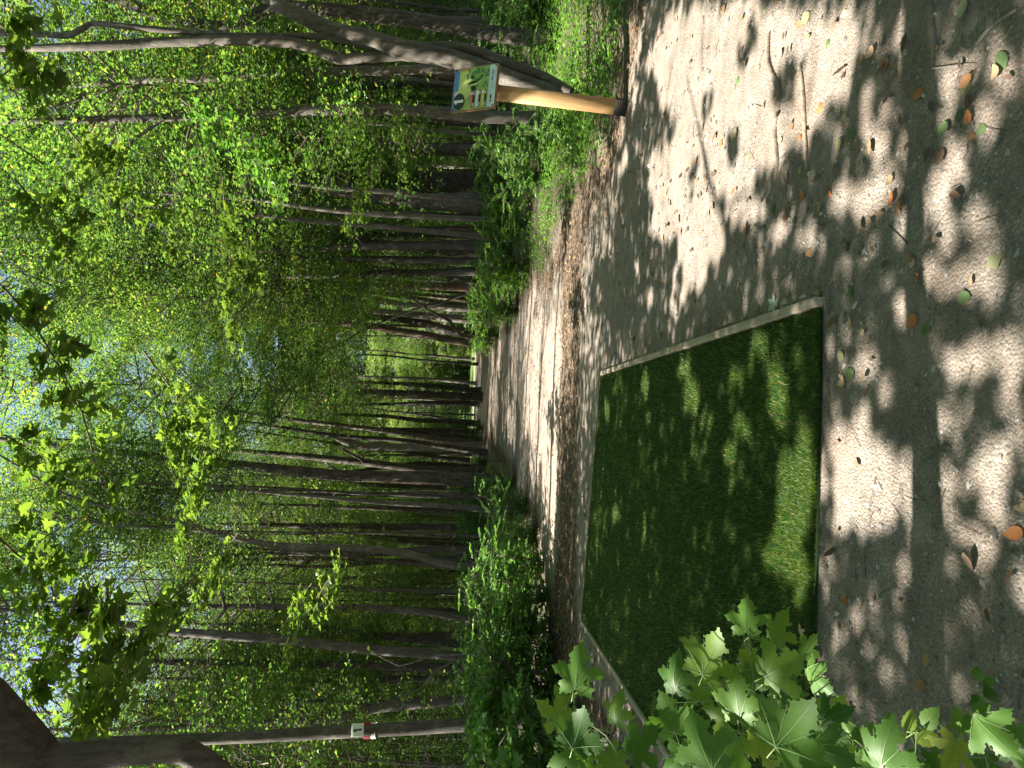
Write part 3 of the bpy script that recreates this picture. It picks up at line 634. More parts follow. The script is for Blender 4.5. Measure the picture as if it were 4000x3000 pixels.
T([(1850, 1688, 30), (1740, 1684, 24), (1600, 1680, 20), (1450, 1676, 14)], 45, M_bark_d, 'dark trunk right of the broken topped pale snag', crown=3)
T([(1872, 1744, 38), (1766, 1746, 34), (1670, 1747, 32), (1480, 1747, 30), (1400, 1740, 32), (1345, 1722, 30), (1309, 1703, 26), (1268, 1696, 16)], 34, M_bark_p,
  'broken topped dead tree with bleached crooked upper stub', crown=None, snag=True, rough=0.1, forks=[[(1420, 1743, 18), (1372, 1750, 14), (1340, 1752, 6)], [(1480, 1745, 12), (1490, 1775, 8), (1475, 1790, 5)]])
T([(1850, 1835, 40), (1766, 1825, 34), (1638, 1818, 30), (1543, 1824, 24), (1480, 1829, 18), (1353, 1846, 14)], 38, M_bark_d, 'black silhouetted trunk with a bulge left of the broken snag', crown=4, rough=0.14)
T([(1868, 1886, 32), (1766, 1885, 28), (1606, 1877, 26), (1416, 1867, 22), (1227, 1835, 18), (1000, 1820, 12)], 33, M_bark_r, 'brown trunk with sunlit flecks left of the path end', crown=5, rough=0.1)
T([(1880, 1942, 22), (1797, 1940, 20), (1606, 1935, 18), (1353, 1930, 16), (1100, 1930, 12), (700, 1925, 8)], 28, M_bark_d, 'slender straight dark tree at the left lip of the path', crown=6)
T([(1880, 2002, 28), (1766, 2000, 24), (1606, 1990, 22), (1400, 1982, 18), (1200, 1975, 12)], 28, M_bark_d, 'dark trunk behind the shrubs left of the slender straight tree', crown=0)
T([(1900, 2062, 34), (1744, 2059, 30), (1550, 2058, 28), (1353, 2055, 24), (1000, 2050, 14)], 25, M_bark_d, 'furrowed dark trunk above the leafy shrubs left of the path', crown=1, rough=0.12)
T([(2010, 2228, 40), (1962, 2225, 36), (1797, 2212, 32), (1697, 2195, 30), (1631, 2172, 30), (1532, 2152, 28), (1399, 2142, 28), (1200, 2135, 26), (1076, 2130, 26), (950, 2108, 24), (823, 2077, 22), (700, 2064, 16), (443, 2051, 14), (272, 2020, 12), (200, 2000, 8)], 18, M_bark,
  'grey crooked tree forking high above the shrubs in the left middle', crown=None, top=12,
  forks=[[(820, 2075, 18), (728, 2044, 16), (580, 2010, 15), (443, 1987, 14), (340, 1960, 13), (253, 1930, 12), (120, 1850, 10), (0, 1779, 8)], [(443, 1987, 8), (300, 1900, 6), (180, 1860, 5)]])
T([(1910, 2428, 32), (1836, 2417, 30), (1797, 2414, 28), (1664, 2391, 26), (1565, 2384, 26), (1399, 2371, 24), (1200, 2371, 22), (886, 2368, 20), (760, 2368, 16), (500, 2360, 12)], 17, M_bark,
  'slender grey tree with three sunlit patches on its lower bole, left', crown=2, forks=[[(830, 2368, 12), (700, 2355, 10), (560, 2350, 8)]])
T([(1930, 2592, 44), (1836, 2576, 40), (1730, 2556, 38), (1600, 2548, 38), (1465, 2540, 38), (1200, 2510, 36), (1139, 2501, 36), (886, 2482, 34), (633, 2463, 30), (443, 2434, 28), (253, 2403, 22), (0, 2380, 16)], 15.5, M_bark,
  'tall smooth tree leaning right through the left of the wood', crown=None, top=14, forks=[[(600, 2462, 10), (530, 2505, 8), (480, 2560, 6)]])
T([(1880, 2525, 36), (1797, 2517, 32), (1600, 2495, 28), (1366, 2470, 24), (1200, 2450, 20), (900, 2440, 12)], 21, M_bark_d, 'dark trunk crossing behind the tall smooth leaning tree', crown=3)
T([(1880, 2615, 38), (1764, 2609, 34), (1532, 2603, 32), (1200, 2593, 30), (950, 2590, 28), (506, 2583, 22), (200, 2580, 14)], 18, M_bark_d, 'straight dark shaded trunk just left of the tall leaning tree', crown=4, rough=0.1)
T([(1880, 2660, 28), (1783, 2656, 26), (1532, 2652, 24), (1200, 2660, 20), (900, 2655, 16)], 21, M_bark_d, 'narrow dark trunk between two greyer trees at the left', crown=5)
T([(1900, 2722, 42), (1770, 2735, 38), (1664, 2749, 36), (1465, 2768, 34), (1333, 2802, 34), (1200, 2815, 30), (886, 2835, 26), (544, 2849, 22), (300, 2850, 14)], 16.5, M_bark,
  'grey tree curving left towards the tree with the numbered marker', crown=6, forks=[[(880, 2835, 14), (700, 2818, 12), (560, 2815, 10)]])
t39, t39b = T([(2110, 2806, 58), (2000, 2817, 54), (1863, 2828, 50), (1664, 2841, 50), (1399, 2855, 50), (1200, 2866, 48), (950, 2880, 46), (633, 2893, 44), (253, 2900, 38), (0, 2905, 30)], 11, M_bark,
  'smooth straight tree at the left bearing the white number card and red and white tape', crown=None, top=12, sides=16, rough=0.03)
# arching near limb in the upper left corner
near_t = thing('tree', 'huge near tree arching a heavy crooked limb into the top left corner', 'tree', (-2.6, 2.2, gz(-2.6, 2.2)))
LD = 2.4
lp = [Vector((-2.6, 2.2, -0.1)), Vector((-2.5, 2.25, 0.9)), Vector((-2.0, 2.3, 1.7)), AI(880, 3060, LD), AI(800, 2985, LD), AI(725, 2935, LD), AI(620, 2925, LD), AI(480, 2940, LD), AI(330, 2965, LD), AI(190, 3010, LD), AI(60, 2890, LD), AI(-80, 2740, LD), AI(-260, 2600, LD-0.1), AI(-500, 2350, LD-0.1), AI(-900, 1900, LD-0.2)]
lr = [0.15, 0.12, 0.08, 0.050, 0.047, 0.043, 0.042, 0.044, 0.058, 0.082, 0.088, 0.086, 0.08, 0.07, 0.05]
b0 = Vector(near_t.location); mb = MB(); tube(mb, [p-b0 for p in lp], lr, 16, 0.07, rough=0.05, seed=4)
tube(mb, [AI(720, 2925, LD)-b0, AI(722, 2900, LD)-b0, AI(724, 2886, LD)-b0], [0.031, 0.028, 0.026], 10)
tube(mb, [AI(190, 3010, LD)-b0, AI(-20, 3080, LD)-b0, AI(-250, 3100, LD)-b0], [0.072, 0.065, 0.06], 12, 0.1, rough=0.05)
obj('trunk', mb.mesh('trunk', [M_bark_m], True), near_t)
# leaning dead poles right of the clearing
for pts, d, lab, wds in (
    ([(1815, 1150), (1720, 1185), (1638, 1203), (1442, 1278), (1353, 1329), (1258, 1380), (1113, 1494)], 31, 'long thin dead pole leaning left across the clump by the clearing', (10, 8, 8, 7, 6, 5, 3)),
    ([(1800, 1310), (1760, 1255), (1700, 1225), (1600, 1160), (1560, 1120)], 30.5, 'short crooked dead pole propped against the trunk clump', (14, 12, 10, 8, 5)),
    ([(1796, 2572), (1700, 2620), (1640, 2690), (1500, 2745), (1440, 2790)], 14.5, 'thin bent grey sapling stem bowing left before the left trunks', (8, 8, 7, 6, 4)),
    ([(1700, 2560), (1560, 2600), (1400, 2530), (1250, 2660), (1200, 2740)], 15, 'crooked bare twiggy stem tangled between the left trunks', (7, 7, 6, 5, 4))):
    W_ = [AI(x, y, d) for x, y in pts]; W_.insert(0, Vector((W_[0].x+(W_[0].x-W_[1].x)*0.3, W_[0].y, -0.03))); rr = [wds[0]/2/F_PX*d*1.1]+[w_/2/F_PX*d for w_ in wds]
    mb = MB(); b = W_[0].copy(); tube(mb, [p-b for p in W_], rr, 7, 0.3, rough=0.08, seed=2)
    o = obj('dead_pole', mb.mesh('dead_pole', [M_bark_d if d > 20 else M_bark], True), None, b); tag(o, lab, 'dead tree')

# number card and tapes on the marker tree
Mw = flat_mat('card_white', (0.62, 0.68, 0.58), 0.5, 0.04, 30); Mr = flat_mat('tape_red', (0.24, 0.012, 0.015), 0.35, 0.15, 30); Mk = flat_mat('ink_black', (0.015, 0.015, 0.015), 0.5)
cc = AI(1397, 2851, 10.84); cw, ch = 0.185, 0.172
axu = (AI(1200, 2866, 11)-AI(1399, 2855, 11)).normalized(); fr = (Vector((-cc.x, -cc.y, 0))).normalized(); fr = (fr-axu*fr.dot(axu)).normalized(); ax_x = axu.cross(fr)
CM = Matrix((ax_x, axu, fr)).transposed().to_4x4()
card = thing('number_card', 'square white card printed with a black 1 fixed to the smooth left tree', 'card', cc)
mb = MB(); box(mb, (0, 0, 0), 0.183, 0.215*0.86, 0.006, bev=0.0025); o = obj('plate', mb.mesh('plate', [Mw]), card); o.matrix_local = CM
mb = MB(); s = 0.9; pts = [(-0.034, 0.045), (-0.010, 0.066), (0.012, 0.066), (0.016, -0.066), (-0.012, -0.066), (-0.014, 0.032), (-0.026, 0.026)]
top = [(x, y, 0.0045) for x, y in pts]; mb.add(np.vstack([top, [(0.0, 0.0, 0.0045)]]), np.array([[k, 7, (k+1) % 7] for k in range(7)])); o = obj('digit', mb.mesh('digit', [Mk]), card); o.matrix_local = CM
mb = MB()
for y in (0.047, -0.012):
    mb = MB(); top = [(0.003-0.009, y, 0.006), (0.003, y+0.007, 0.006), (0.012, y, 0.006), (0.003, y-0.007, 0.006)]; mb.add(top, np.array([[0, 1, 2, 3]]))
    o = obj('nail_washer', mb.mesh('nail_washer', [Mw]), card); o.matrix_local = CM
for (x0, x1, rr, mt_, nm_, lab) in ((1421, 1449, 0.118, Mr, 'tape', 'crumpled red plastic tape wound round the smooth left tree below the card'), (1451, 1470, 0.115, Mw, 'tape', 'white tape ring wound round the smooth left tree under the red tape')):
    A, B = AI(x0, 2854, 11), AI(x1, 2853, 11); mb = MB(); tube(mb, [Vector((0, 0, 0)), (B-A)*0.3, (B-A)*0.65, (B-A)], [rr, rr*1.04, rr*1.0, rr*1.03], 20, None, rough=0.035 if mt_ is Mr else 0.01, seed=3, cap=False)
    tag(obj(nm_, mb.mesh(nm_, [mt_], True), None, A), lab, 'tape')

# ------------------------------------------------------------------ the many trees behind
def generic_trunk(seed, H=17):
    g = random.Random(seed); pts = [Vector((0, 0, -0.12))]; x = y = 0; lx, ly = g.uniform(-0.09, 0.09), g.uniform(-0.05, 0.05)
    for k in range(1, 9):
        z = H*k/8; x += lx*H/8+g.uniform(-0.12, 0.12); y += ly*H/8+g.uniform(-0.1, 0.1); pts.append(Vector((x, y, z)))
    r0 = g.uniform(0.09, 0.17); r = [r0*1.35]+[r0*(1-0.88*(k/8)**1.1) for k in range(1, 9)]
    mb = MB(); tube(mb, pts, r, 9, 0.45, rough=0.10, seed=seed)
    for k in range(g.randint(2, 5)):
        i_ = g.randint(2, 6); a = g.uniform(0, 6.28); L = g.uniform(1, 2.4); d = Vector((math.cos(a), math.sin(a), g.uniform(0.2, 0.9)))
        tube(mb, [pts[i_], pts[i_]+d*L*0.5, pts[i_]+d*L+Vector((0, 0, 0.2))], [r[i_]*0.42, r[i_]*0.28, 0.012], 5, 0.4, rough=0.1)
    return mb, pts
BTR = []
for k in range(8):
    mb, pts = generic_trunk(900+k); BTR.append((mb.mesh('trunk_shape', [[M_bark_d, M_bark_d, M_bark, M_bark_r][k % 4]], True), pts))
named = [(o.location.x, o.location.y) for o in COL.objects if o.name.startswith('tree')]
placed = list(named); groups = ('woodland trees standing thick behind the path',)
def far_enough(x, y, dmin):
    return all((x-a)**2+(y-b)**2 > dmin*dmin for a, b in placed)
def add_tree(x, y, label, group, low=False, sc_=None, off=0.0):
    k = rnd.randrange(8); c = rnd.randrange(7); z = gz(x, y)
    root = thing('tree', label, 'tree', (x, y, z), 0 if off else rnd.uniform(0, 6.28), group)
    s = sc_ or rnd.uniform(0.85, 1.2); root.scale = (s, s, s*rnd.uniform(0.95, 1.1))
    t_ = obj('trunk', BTR[k][0], root); p = BTR[k][1][6]
    put_crown(root, c, (p.x*0.8+off, p.y*0.8, 0), rnd.uniform(0, 6.28), 1.0)
    placed.append((x, y)); return root
nbg = 0
LAB_L = 'one of the thin dark woodland trees crowding left of the path'; LAB_R = 'one of the thin dark woodland trees crowding right of the path'
tries = 0
while nbg < 125 and tries < 6000:
    tries += 1
    y = rnd.uniform(12, 60); x = rnd.uniform(-0.62*y-9, 0.62*y+3)
    if -3.4 < x < 3.0: continue
    if y > 52 and abs(x+1) < 6.5: continue
    if x > 0 and y < 16 and x < 9: continue
    if x < 0 and y < 15 and x > -6: continue
    if abs(x) < 0.56*y+1 and y < 20: continue
    if not far_enough(x, y, 2.5): continue
    add_tree(x, y, LAB_L if x < 0 else LAB_R, 'woodland trees left of the path' if x < 0 else 'woodland trees right of the path'); nbg += 1
# trees lining the path, crowns reaching over it
for y in np.arange(21.5, 44, 4.6):
    for sgn in (-1, 1):
        for q in range(6):
            x = sgn*rnd.uniform(3.3, 4.6)+0.3; yy = y+rnd.uniform(-1.2, 1.2)
            if far_enough(x, yy, 1.3) and not (x > 0 and yy < 17):
                add_tree(x, yy, LAB_L.replace('crowding left of', 'lining the left edge of') if x < 0 else LAB_R.replace('crowding right of', 'lining the right edge of'), 'trees lining the path', off=-sgn*rnd.uniform(1.0, 2.0)); break
for x, y in ((-5.5, 55), (-3.2, 58), (3.4, 56.5), (5.6, 54), (-1.6, 61), (2.0, 62.5)): add_tree(x, y, 'woodland tree at the very rim of the lawn', 'trees at the rim of the lawn')
# saplings filling the lower air between the trunks
nlow = 0; tries = 0
while nlow < 60 and tries < 3000:
    tries += 1
    y = rnd.uniform(13, 48); x = rnd.uniform(-0.6*y-2, 0.6*y+1)
    if -4.2 < x < 4.0 or (x > 0 and y < 24): continue
    if not far_enough(x, y, 1.2): continue
    root = thing('sapling', 'leafy young tree filling the gap between trunks %s of the path' % ('left' if x < 0 else 'right'), 'young tree', (x, y, gz(x, y)), rnd.uniform(0, 6.28), 'young trees %s of the path' % ('left' if x < 0 else 'right'))
    s = rnd.uniform(0.7, 1.25); root.scale = (s, s, s)
    if nlow == 0:
        mb = MB(); tube(mb, [(0, 0, -0.1), (0.05, 0, 1.5), (-0.05, 0.1, 3.2), (0, 0, 4.6)], [0.035, 0.028, 0.02, 0.006], 7, 0.4, rough=0.08); SAPM = mb.mesh('stem', [M_bark], True)
    obj('trunk', SAPM, root); obj('crown', LOWC[nlow % 3], root); placed.append((x, y)); nlow += 1
PTR = []
for k in range(6):
    g_ = random.Random(500+k); pts = [Vector((0, 0, -0.1))]; x = y = 0; lx = g_.uniform(-0.08, 0.08)
    for q in range(1, 8): x += lx*1.7+g_.uniform(-0.09, 0.09); y += g_.uniform(-0.1, 0.1); pts.append(Vector((x, y, 1.7*q)))
    r0 = g_.uniform(0.035, 0.085); mb = MB(); tube(mb, pts, [r0*1.25]+[r0*(1-0.8*(q/7)) for q in range(1, 8)], 7, 0.4, rough=0.08, seed=k)
    for q in range(3):
        i_ = g_.randint(2, 6); a = g_.uniform(0, 6.28); d = Vector((math.cos(a), math.sin(a), g_.uniform(0.3, 1.2))); tube(mb, [pts[i_], pts[i_]+d*0.6, pts[i_]+d*1.3+Vector((0, 0, 0.2))], [r0*0.4, r0*0.25, 0.006], 4, 0.4)
    PTR.append((mb.mesh('pole_trunk_shape', [[M_bark_d, M_bark][k % 2]], True), pts))
npole = 0; tries = 0
while npole < 120 and tries < 5000:
    tries += 1; y = rnd.uniform(17, 50); x = rnd.uniform(-0.58*y-1, 0.58*y+1)
    if -3.0 < x < 3.2 or not far_enough(x, y, 0.7) or (x > 0 and y < 15) or (x < 0 and y < 14 and x > -4.5) or (y > 34 and abs(x) < 4.5): continue
    sd_t = 'left' if x < 0 else 'right'; root = thing('pole_tree', 'one of the pole thin young trees crowded among the trunks %s of the path' % sd_t, 'tree', (x, y, gz(x, y)), rnd.uniform(0, 6.28), 'slim pole trees %s of the path' % sd_t)
    k = npole % 6; s = rnd.uniform(0.85, 1.2); root.scale = (s, s, s); obj('trunk', PTR[k][0], root); c_ = obj('crown', LOWC[npole % 3], root); p = PTR[k][1][5]; c_.location = (p.x, p.y, 6.2); placed.append((x, y)); npole += 1
# sunlit trees across the lawn
mb = MB(); tube(mb, [(0, 0, -0.2), (0.1, 0, 3), (-0.1, 0.2, 6), (0.2, 0, 10)], [0.35, 0.25, 0.16, 0.04], 9, 0.8, rough=0.1); FT = mb.mesh('trunk', [M_bark_p], True)
for k in range(36):
    a = -1+2*k/35; y = 98+rnd.uniform(-2, 26); x = a*70+rnd.uniform(-2, 2)
    root = thing('tree', 'sunlit bushy tree across the bright lawn beyond the wood', 'tree', (x, y, 0), rnd.uniform(0, 6.28), 'sunlit trees across the lawn'); s = rnd.uniform(1.7, 2.5); root.scale = (s, s, s)
    obj('trunk', FT, root); obj('crown', FARC[k % 3], root)
FARD = [crown_mesh('deep_crown_shape', 330+k, 0.5, 13, 4.2, 60, 9000, 0.2, [M_crown, M_twig]) for k in range(2)]
for k in range(44):
    sg = -1 if k % 2 else 1; x = sg*rnd.uniform(8.5, 62); y = rnd.uniform(62, 80)
    if abs(x) < 12 and y > 70: x += sg*6
    root = thing('tree', 'dense leafy tree walling the %s side of the far wood' % ('left' if sg < 0 else 'right'), 'tree', (x, y, 0), rnd.uniform(0, 6.28), 'dense trees at the far rim of the wood'); s = rnd.uniform(1.0, 1.5); root.scale = (s, s, s)
    obj('trunk', FT, root); obj('crown', FARD[k % 2], root)
for k in range(46):
    sg = -1 if k % 2 else 1; x = sg*rnd.uniform(7, 40); y = rnd.uniform(46, 66)
    root = thing('bush', 'leafy thicket at the %s back of the wood' % ('left' if sg < 0 else 'right'), 'bush', (x, y, 0), rnd.uniform(0, 6.28), 'thickets at the back of the wood'); s = rnd.uniform(0.3, 0.5); root.scale = (s, s, s)
    obj('stem', FT, root); obj('foliage', FARD[k % 2], root)
for k in range(34):
    x = -40+80*k/33+rnd.uniform(-1, 1); y = rnd.uniform(84, 95); root = thing('bush', 'tall sunlit bush in the row closing the bright lawn', 'bush', (x, y, 0), rnd.uniform(0, 6.28), 'row of bushes closing the lawn'); s = rnd.uniform(0.6, 1.1); root.scale = (s, s, s)
    obj('stem', FT, root); obj('foliage', FARC[k % 3], root)
for x, y, s in ((-2.8, 74, 0.30), (3.6, 80, 0.34), (0.6, 88, 0.42), (-6, 84, 0.4)):
    root = thing('bush', 'pale green sunlit bush on the lawn beyond the trunks', 'bush', (x, y, 0), rnd.uniform(0, 6.28), 'sunlit bushes on the lawn'); root.scale = (s, s, s)
    obj('stem', FT, root); obj('foliage', FARC[1], root)

# ------------------------------------------------------------------ unseen trees added left of the frame, crowns shaped to throw the dappled shade
BRIGHT = [ # photo x, y, rx, ry of sunlit patches on the ground
 (3135,1900,80,230),(3090,2150,100,90),(3130,2240,80,80),(3160,1750,40,60),(2720,1537,40,85),(2688,1431,30,50),(2890,1456,35,60),(2980,1350,40,70),(3054,1456,38,40),(3136,1382,38,45),(3062,1570,45,90),
 (2770,1635,30,60),(2730,1757,25,40),(2908,1651,40,55),(2867,1757,30,60),(2883,1879,30,45),(2379,1586,12,50),(2533,1488,14,55),(2415,1993,16,40),(2530,2080,14,60),
 (3380,1423,45,60),(3465,1496,50,50),(3534,1203,50,50),(3583,1146,35,35),(3583,1570,60,60),(3624,1651,80,70),(3795,1390,120,110),(3950,1447,50,150),(3770,1081,80,70),(3648,1073,40,40),(3950,1732,60,60),
 (3340,1640,60,90),(3300,1730,70,120),(3420,1854,90,130),(3500,1936,90,90),(3300,1950,60,150),(3420,2017,110,90),(3534,1813,40,60),(3583,2060,50,40),(3892,1813,70,120),(3892,1976,50,80),(3762,1887,50,40),(3827,2140,60,50),
 (3497,2384,40,26),(3566,2508,36,55),(3551,2583,26,40),(3432,2632,22,40),(3820,2414,30,30),(3397,2523,18,28),(3228,2210,36,30),(3870,2225,60,40),(3984,2230,30,60),
 (2700,250,150,260),(2800,560,200,230),(2900,150,230,170),(3050,420,170,200),(2620,700,90,130),(2740,900,110,150),(2700,1060,70,80),(2900,800,90,90),(2600,860,60,90),(2490,1050,16,60),(2540,1180,14,50),(2640,1180,20,60),
 (3050,904,55,60),(3160,925,60,50),(3296,1034,30,30),(3360,1048,30,30),(3434,940,35,40),(3340,780,120,60),(3485,723,50,60),(3665,760,60,110),(3774,640,60,90),(3580,868,60,70),(3830,853,70,70),(3723,918,50,60),(3570,593,80,60),(3440,542,60,80),
 (3880,434,80,90),(3955,253,60,90),(3643,1048,50,70),(3846,1048,80,80),(3300,120,150,110),(3480,80,150,80),(3250,300,120,100),(3774,253,110,50),(3600,220,60,50),(3400,400,50,60),
 (2750,150,120,160),(2700,450,90,140),(2650,600,60,80),(3150,120,110,110),(2830,330,90,120),(2990,620,60,60),(2870,700,60,80),
 (2480,250,40,200),(2400,120,40,110),(2330,80,60,90),(2300,250,50,60),(2440,560,25,120),(2360,600,20,90),(2210,1150,26,260),(2120,1300,24,260),(2160,1600,20,220),(2230,900,18,120)]
BR = np.array(BRIGHT, dtype=float)
SUNNY = [(2254, 2608, 1.5), (2779, 2558, 1.55), (2735, 2900, 1.3), (3110, 2890, 1.2), (3191, 2659, 1.6), (2912, 2406, 1.8), (3457, 2916, 1.45), (3874, 2866, 1.4), (2261, 2849, 1.5), (3060, 2610, 1.6), (2640, 2627, 1.75), (3300, 2800, 1.6), (3580, 2830, 1.6)]
SPOT = []
for x_, y_, d_ in SUNNY:
    c_ = AI(x_, y_, d_); q_ = c_-SUN*(c_.z/SUN.z); SPOT.append((q_.x, q_.y))
def lit_at(gx_, gy_):
    """how strongly a ground point lies inside one of the sunlit patches (1 = middle)"""
    q = np.stack([gx_, np.maximum(gy_, 0.9), np.zeros_like(gx_)], 1); u, v, d = project(q); X = np.where(gy_ < 0.9, 9999, v); Y = 3000-u
    best = np.full(len(X), 9.0)
    for x, y, rx, ry in BR: best = np.minimum(best, ((X-x)/rx)**2+((Y-y)/ry)**2)
    for x, y in SPOT: best = np.minimum(best, ((gx_-x)**2+(gy_-y)**2)/0.075**2)
    return best
def shade_leaves(n, g):
    gx_ = g.uniform(-5.5, 7.5, n); gy_ = g.uniform(-2.5, 10.3, n)
    # clumped
    cl = 0.5+0.5*np.clip(wnoise(gx_, gy_, 5.0, 21)+0.8, -1, 1)
    q = lit_at(gx_, gy_); keep = (q > 0.98+0.3*wnoise(gx_, gy_, 14, 5)) & (g.uniform(0, 1, n) < 0.4+0.6*cl)
    keep |= (q <= 0.98) & (q > 0.02) & (wnoise(gx_, gy_, 7.5, 61) > 0.95) & (g.uniform(0, 1, n) < 0.55)
    # half of them gather into sprays: keep everything where the shade is deep
    return gx_[keep], gy_[keep]
g = np.random.default_rng(55)
gx_, gy_ = shade_leaves(175000, g); h = g.uniform(4.2, 8.0, len(gx_)); cot = 1/math.tan(EL)
cpos = np.stack([gx_+SH.x*h*cot, gy_+SH.y*h*cot, h], 1)
u, v, d = project(cpos); infr = (d > 0) & (u > -60) & (u < 3060) & (v > -60)
cpos = cpos[~infr]; n, dd = rand_leaf_frames(len(cpos), 0.9, g)
n = n*0.6+np.array(SUN)*0.6+g.normal(0, 0.2, n.shape)
tree_spots = [(-8.2, 2.0), (-6.6, 5.8), (-7.8, 9.2), (-2.6, -1.2)]
own = np.argmin(np.stack([np.hypot(cpos[:, 0]-x, cpos[:, 1]-y) for x, y in tree_spots]), 0)
for k, (x, y) in enumerate(tree_spots):
    root = thing('tree', 'unseen maple added outside the left edge, crown shaped to dapple the tee', 'tree', (x, y, gz(x, y)), 0, 'trees beside the tee')
    mb = MB(); b = np.array([x, y, gz(x, y)])
    tube(mb, [(0, 0, -0.1), (0.1, 0, 2), (0.25, 0.1, 4), (0.3, 0, 6.2), (0.3, 0.1, 8)], [0.19, 0.15, 0.12, 0.08, 0.03], 10, 0.4, rough=0.08); obj('trunk', mb.mesh('trunk', [M_bark], True), root)
    mb = MB(); s_ = own == k; leaves(mb, cpos[s_]-b, n[s_], dd[s_], 0.105*g.uniform(0.7, 1.3, s_.sum()), RHOMB, 0.2, 0, 0.15)
    for q in cpos[s_][::260]-b:
        w_ = q+g.normal(0, 0.45, 3)*[1, 1, 0.5]; tube(mb, [w_, (w_+q)/2+g.normal(0, 0.05, 3), q], [0.010, 0.007, 0.003], 4, mat=1, cap=False)
    obj('crown', mb.mesh('crown', [M_crown, M_twig]), root)
# limbs whose thin shadows cross the path
for sp, r_ in (([(2725, 480), (2780, 700), (2834, 868), (2841, 1157), (2850, 1300)], 0.022), ([(3000, 1060), (2940, 1190), (2850, 1230)], 0.012), ([(2690, 300), (2740, 560), (2800, 800), (2960, 1000)], 0.014)):
    pts = []
    for k, (x, y) in enumerate(sp):
        q = GI(x, y); hh = 4.6+0.35*k; pts.append(q+Vector((SH.x*hh*cot, SH.y*hh*cot, hh)))
    pts = pts[::-1]; pts.insert(0, Vector((-6.3, 5.75, 4.6)))
    mb = MB(); tube(mb, pts, [r_*1.8]+[r_*(1-0.5*k/len(sp)) for k in range(len(sp))], 7, 0.2, rough=0.05)
    par = [o for o in COL.objects if o.get('group') == 'trees beside the tee'][1 if r_ < 0.03 else 0]
    o = obj('limb', mb.mesh('limb', [M_bark], True), par); o.matrix_parent_inverse = Matrix.Translation(-Vector(par.location))

# unseen trees added behind and beside the viewer to cut skylight over the tee
for x, y in ((4.5, -3.5), (7.5, 1.0), (8.5, 5.5), (1.0, -6.5), (-5.0, -6.0), (9.0, 9.5), (5.5, -8), (12, 3), (12, 8), (-1.5, -4.5), (5.2, 1.0), (-9, -3), (3.0, -10), (-3, -10), (8.2, -5), (6.0, 4.2)):
    r_ = add_tree(x, y, 'unseen broad leaved tree added around the tee to cut the skylight', 'trees round the viewpoint')

# ------------------------------------------------------------------ hanging maple sprays
def spray(pts, depth, nleaf, size, label, spread=0.30, mat=None, shape=MAPLE_LOW, cat='branch', name='maple_branch'):
    g = np.random.default_rng(len(label)*7+int(pts[0][0])); W_ = [AI(x, y, depth+0.25*k) for k, (x, y) in enumerate(pts)]
    b = W_[0].copy(); P_, r_ = smooth_path([p-b for p in W_], [0.012-0.008*k/(len(W_)-1) for k in range(len(W_))], 0.12)
    o = thing(name, label, cat, b); mb = MB(); tube(mb, P_, r_, 6, rough=0.05)
    nleaf = int(nleaf*0.6) if depth < 7.6 else nleaf
    nt_ = max(6, nleaf//9); C_ = []; Dn = []
    for k in range(nt_):
        i_ = g.integers(1, len(P_)); side = g.choice([-1, 1]); t = P_[min(i_+1, len(P_)-1)]-P_[i_-1]; t /= np.linalg.norm(t)+1e-9
        out = np.cross(t, [0, 0, 1]); out = out/(np.linalg.norm(out)+1e-6)*side+t*g.uniform(0, 0.8)+np.array([0, 0, g.normal(-0.15, 0.2)])
        out /= np.linalg.norm(out); L = spread*g.uniform(0.4, 1.5); q = P_[i_]+out*L
        tube(mb, [P_[i_], P_[i_]+out*L*0.5+[0, 0, 0.02], q], [0.004, 0.003, 0.0015], 4, cap=False)
        m_ = nleaf//nt_
        s = g.uniform(0.15, 1.1, m_)[:, None]; C_.append(P_[i_]+out*L*s+g.normal(0, 0.05, (m_, 3))+[0, 0, -0.03]); Dn.append(np.tile(out, (m_, 1))+g.normal(0, 0.5, (m_, 3))+[0, 0, -0.45])
    C_ = np.concatenate(C_); Dn = np.concatenate(Dn); n, _ = rand_leaf_frames(len(C_), 0.75, g)
    obj('twig', mb.mesh('twig', [M_twig], True), o); mb = MB(); leaves(mb, C_, n, Dn, size*g.uniform(0.6, 1.25, len(C_)), shape, 0.15, 0, 0.3)
    obj('foliage', mb.mesh('foliage', [mat or M_maple]), o); return o
spray([(10, 1120), (120, 1250), (304, 1570), (380, 1842), (430, 1960)], 6.6, 260, 0.125, 'bright yellow green maple spray slanting under the sky gap at top centre', 0.33)
spray([(-40, 1150), (60, 1250), (200, 1380)], 6.4, 120, 0.13, 'yellow green maple tips hanging from the top edge right of the sky gap', 0.3)
spray([(560, 1370), (640, 1480), (700, 1560), (800, 1700), (840, 1760)], 9.5, 230, 0.115, 'fresh green branch of rounded leaves slanting below the sky gap', 0.4)
spray([(640, 1600), (670, 1690), (700, 1780)], 9, 190, 0.12, 'darker shaded leafy branch hanging under the slanting fresh green one', 0.42)
spray([(800, 1760), (770, 1850), (740, 1950), (705, 2080)], 10, 230, 0.11, 'long thin sunlit spray pointing left at mid height', 0.28)
spray([(870, 690), (880, 850), (900, 1010), (880, 1150), (900, 1300)], 11.5, 420, 0.11, 'pale sunlit level spray right of centre above the dark trunks', 0.42)
spray([(960, 900), (985, 1010), (970, 1120)], 12, 180, 0.10, 'lower pale spray beneath the level sunlit one right of centre', 0.35)
spray([(700, 380), (850, 500), (980, 600), (1080, 700)], 9.5, 380, 0.10, 'shaded bluish green branch crossing the slim tree left of the leaning trunk', 0.5, M_shrub)
spray([(1480, 620), (1400, 760), (1360, 900)], 14, 220, 0.10, 'sunlit spray over the stout rough tree', 0.5)
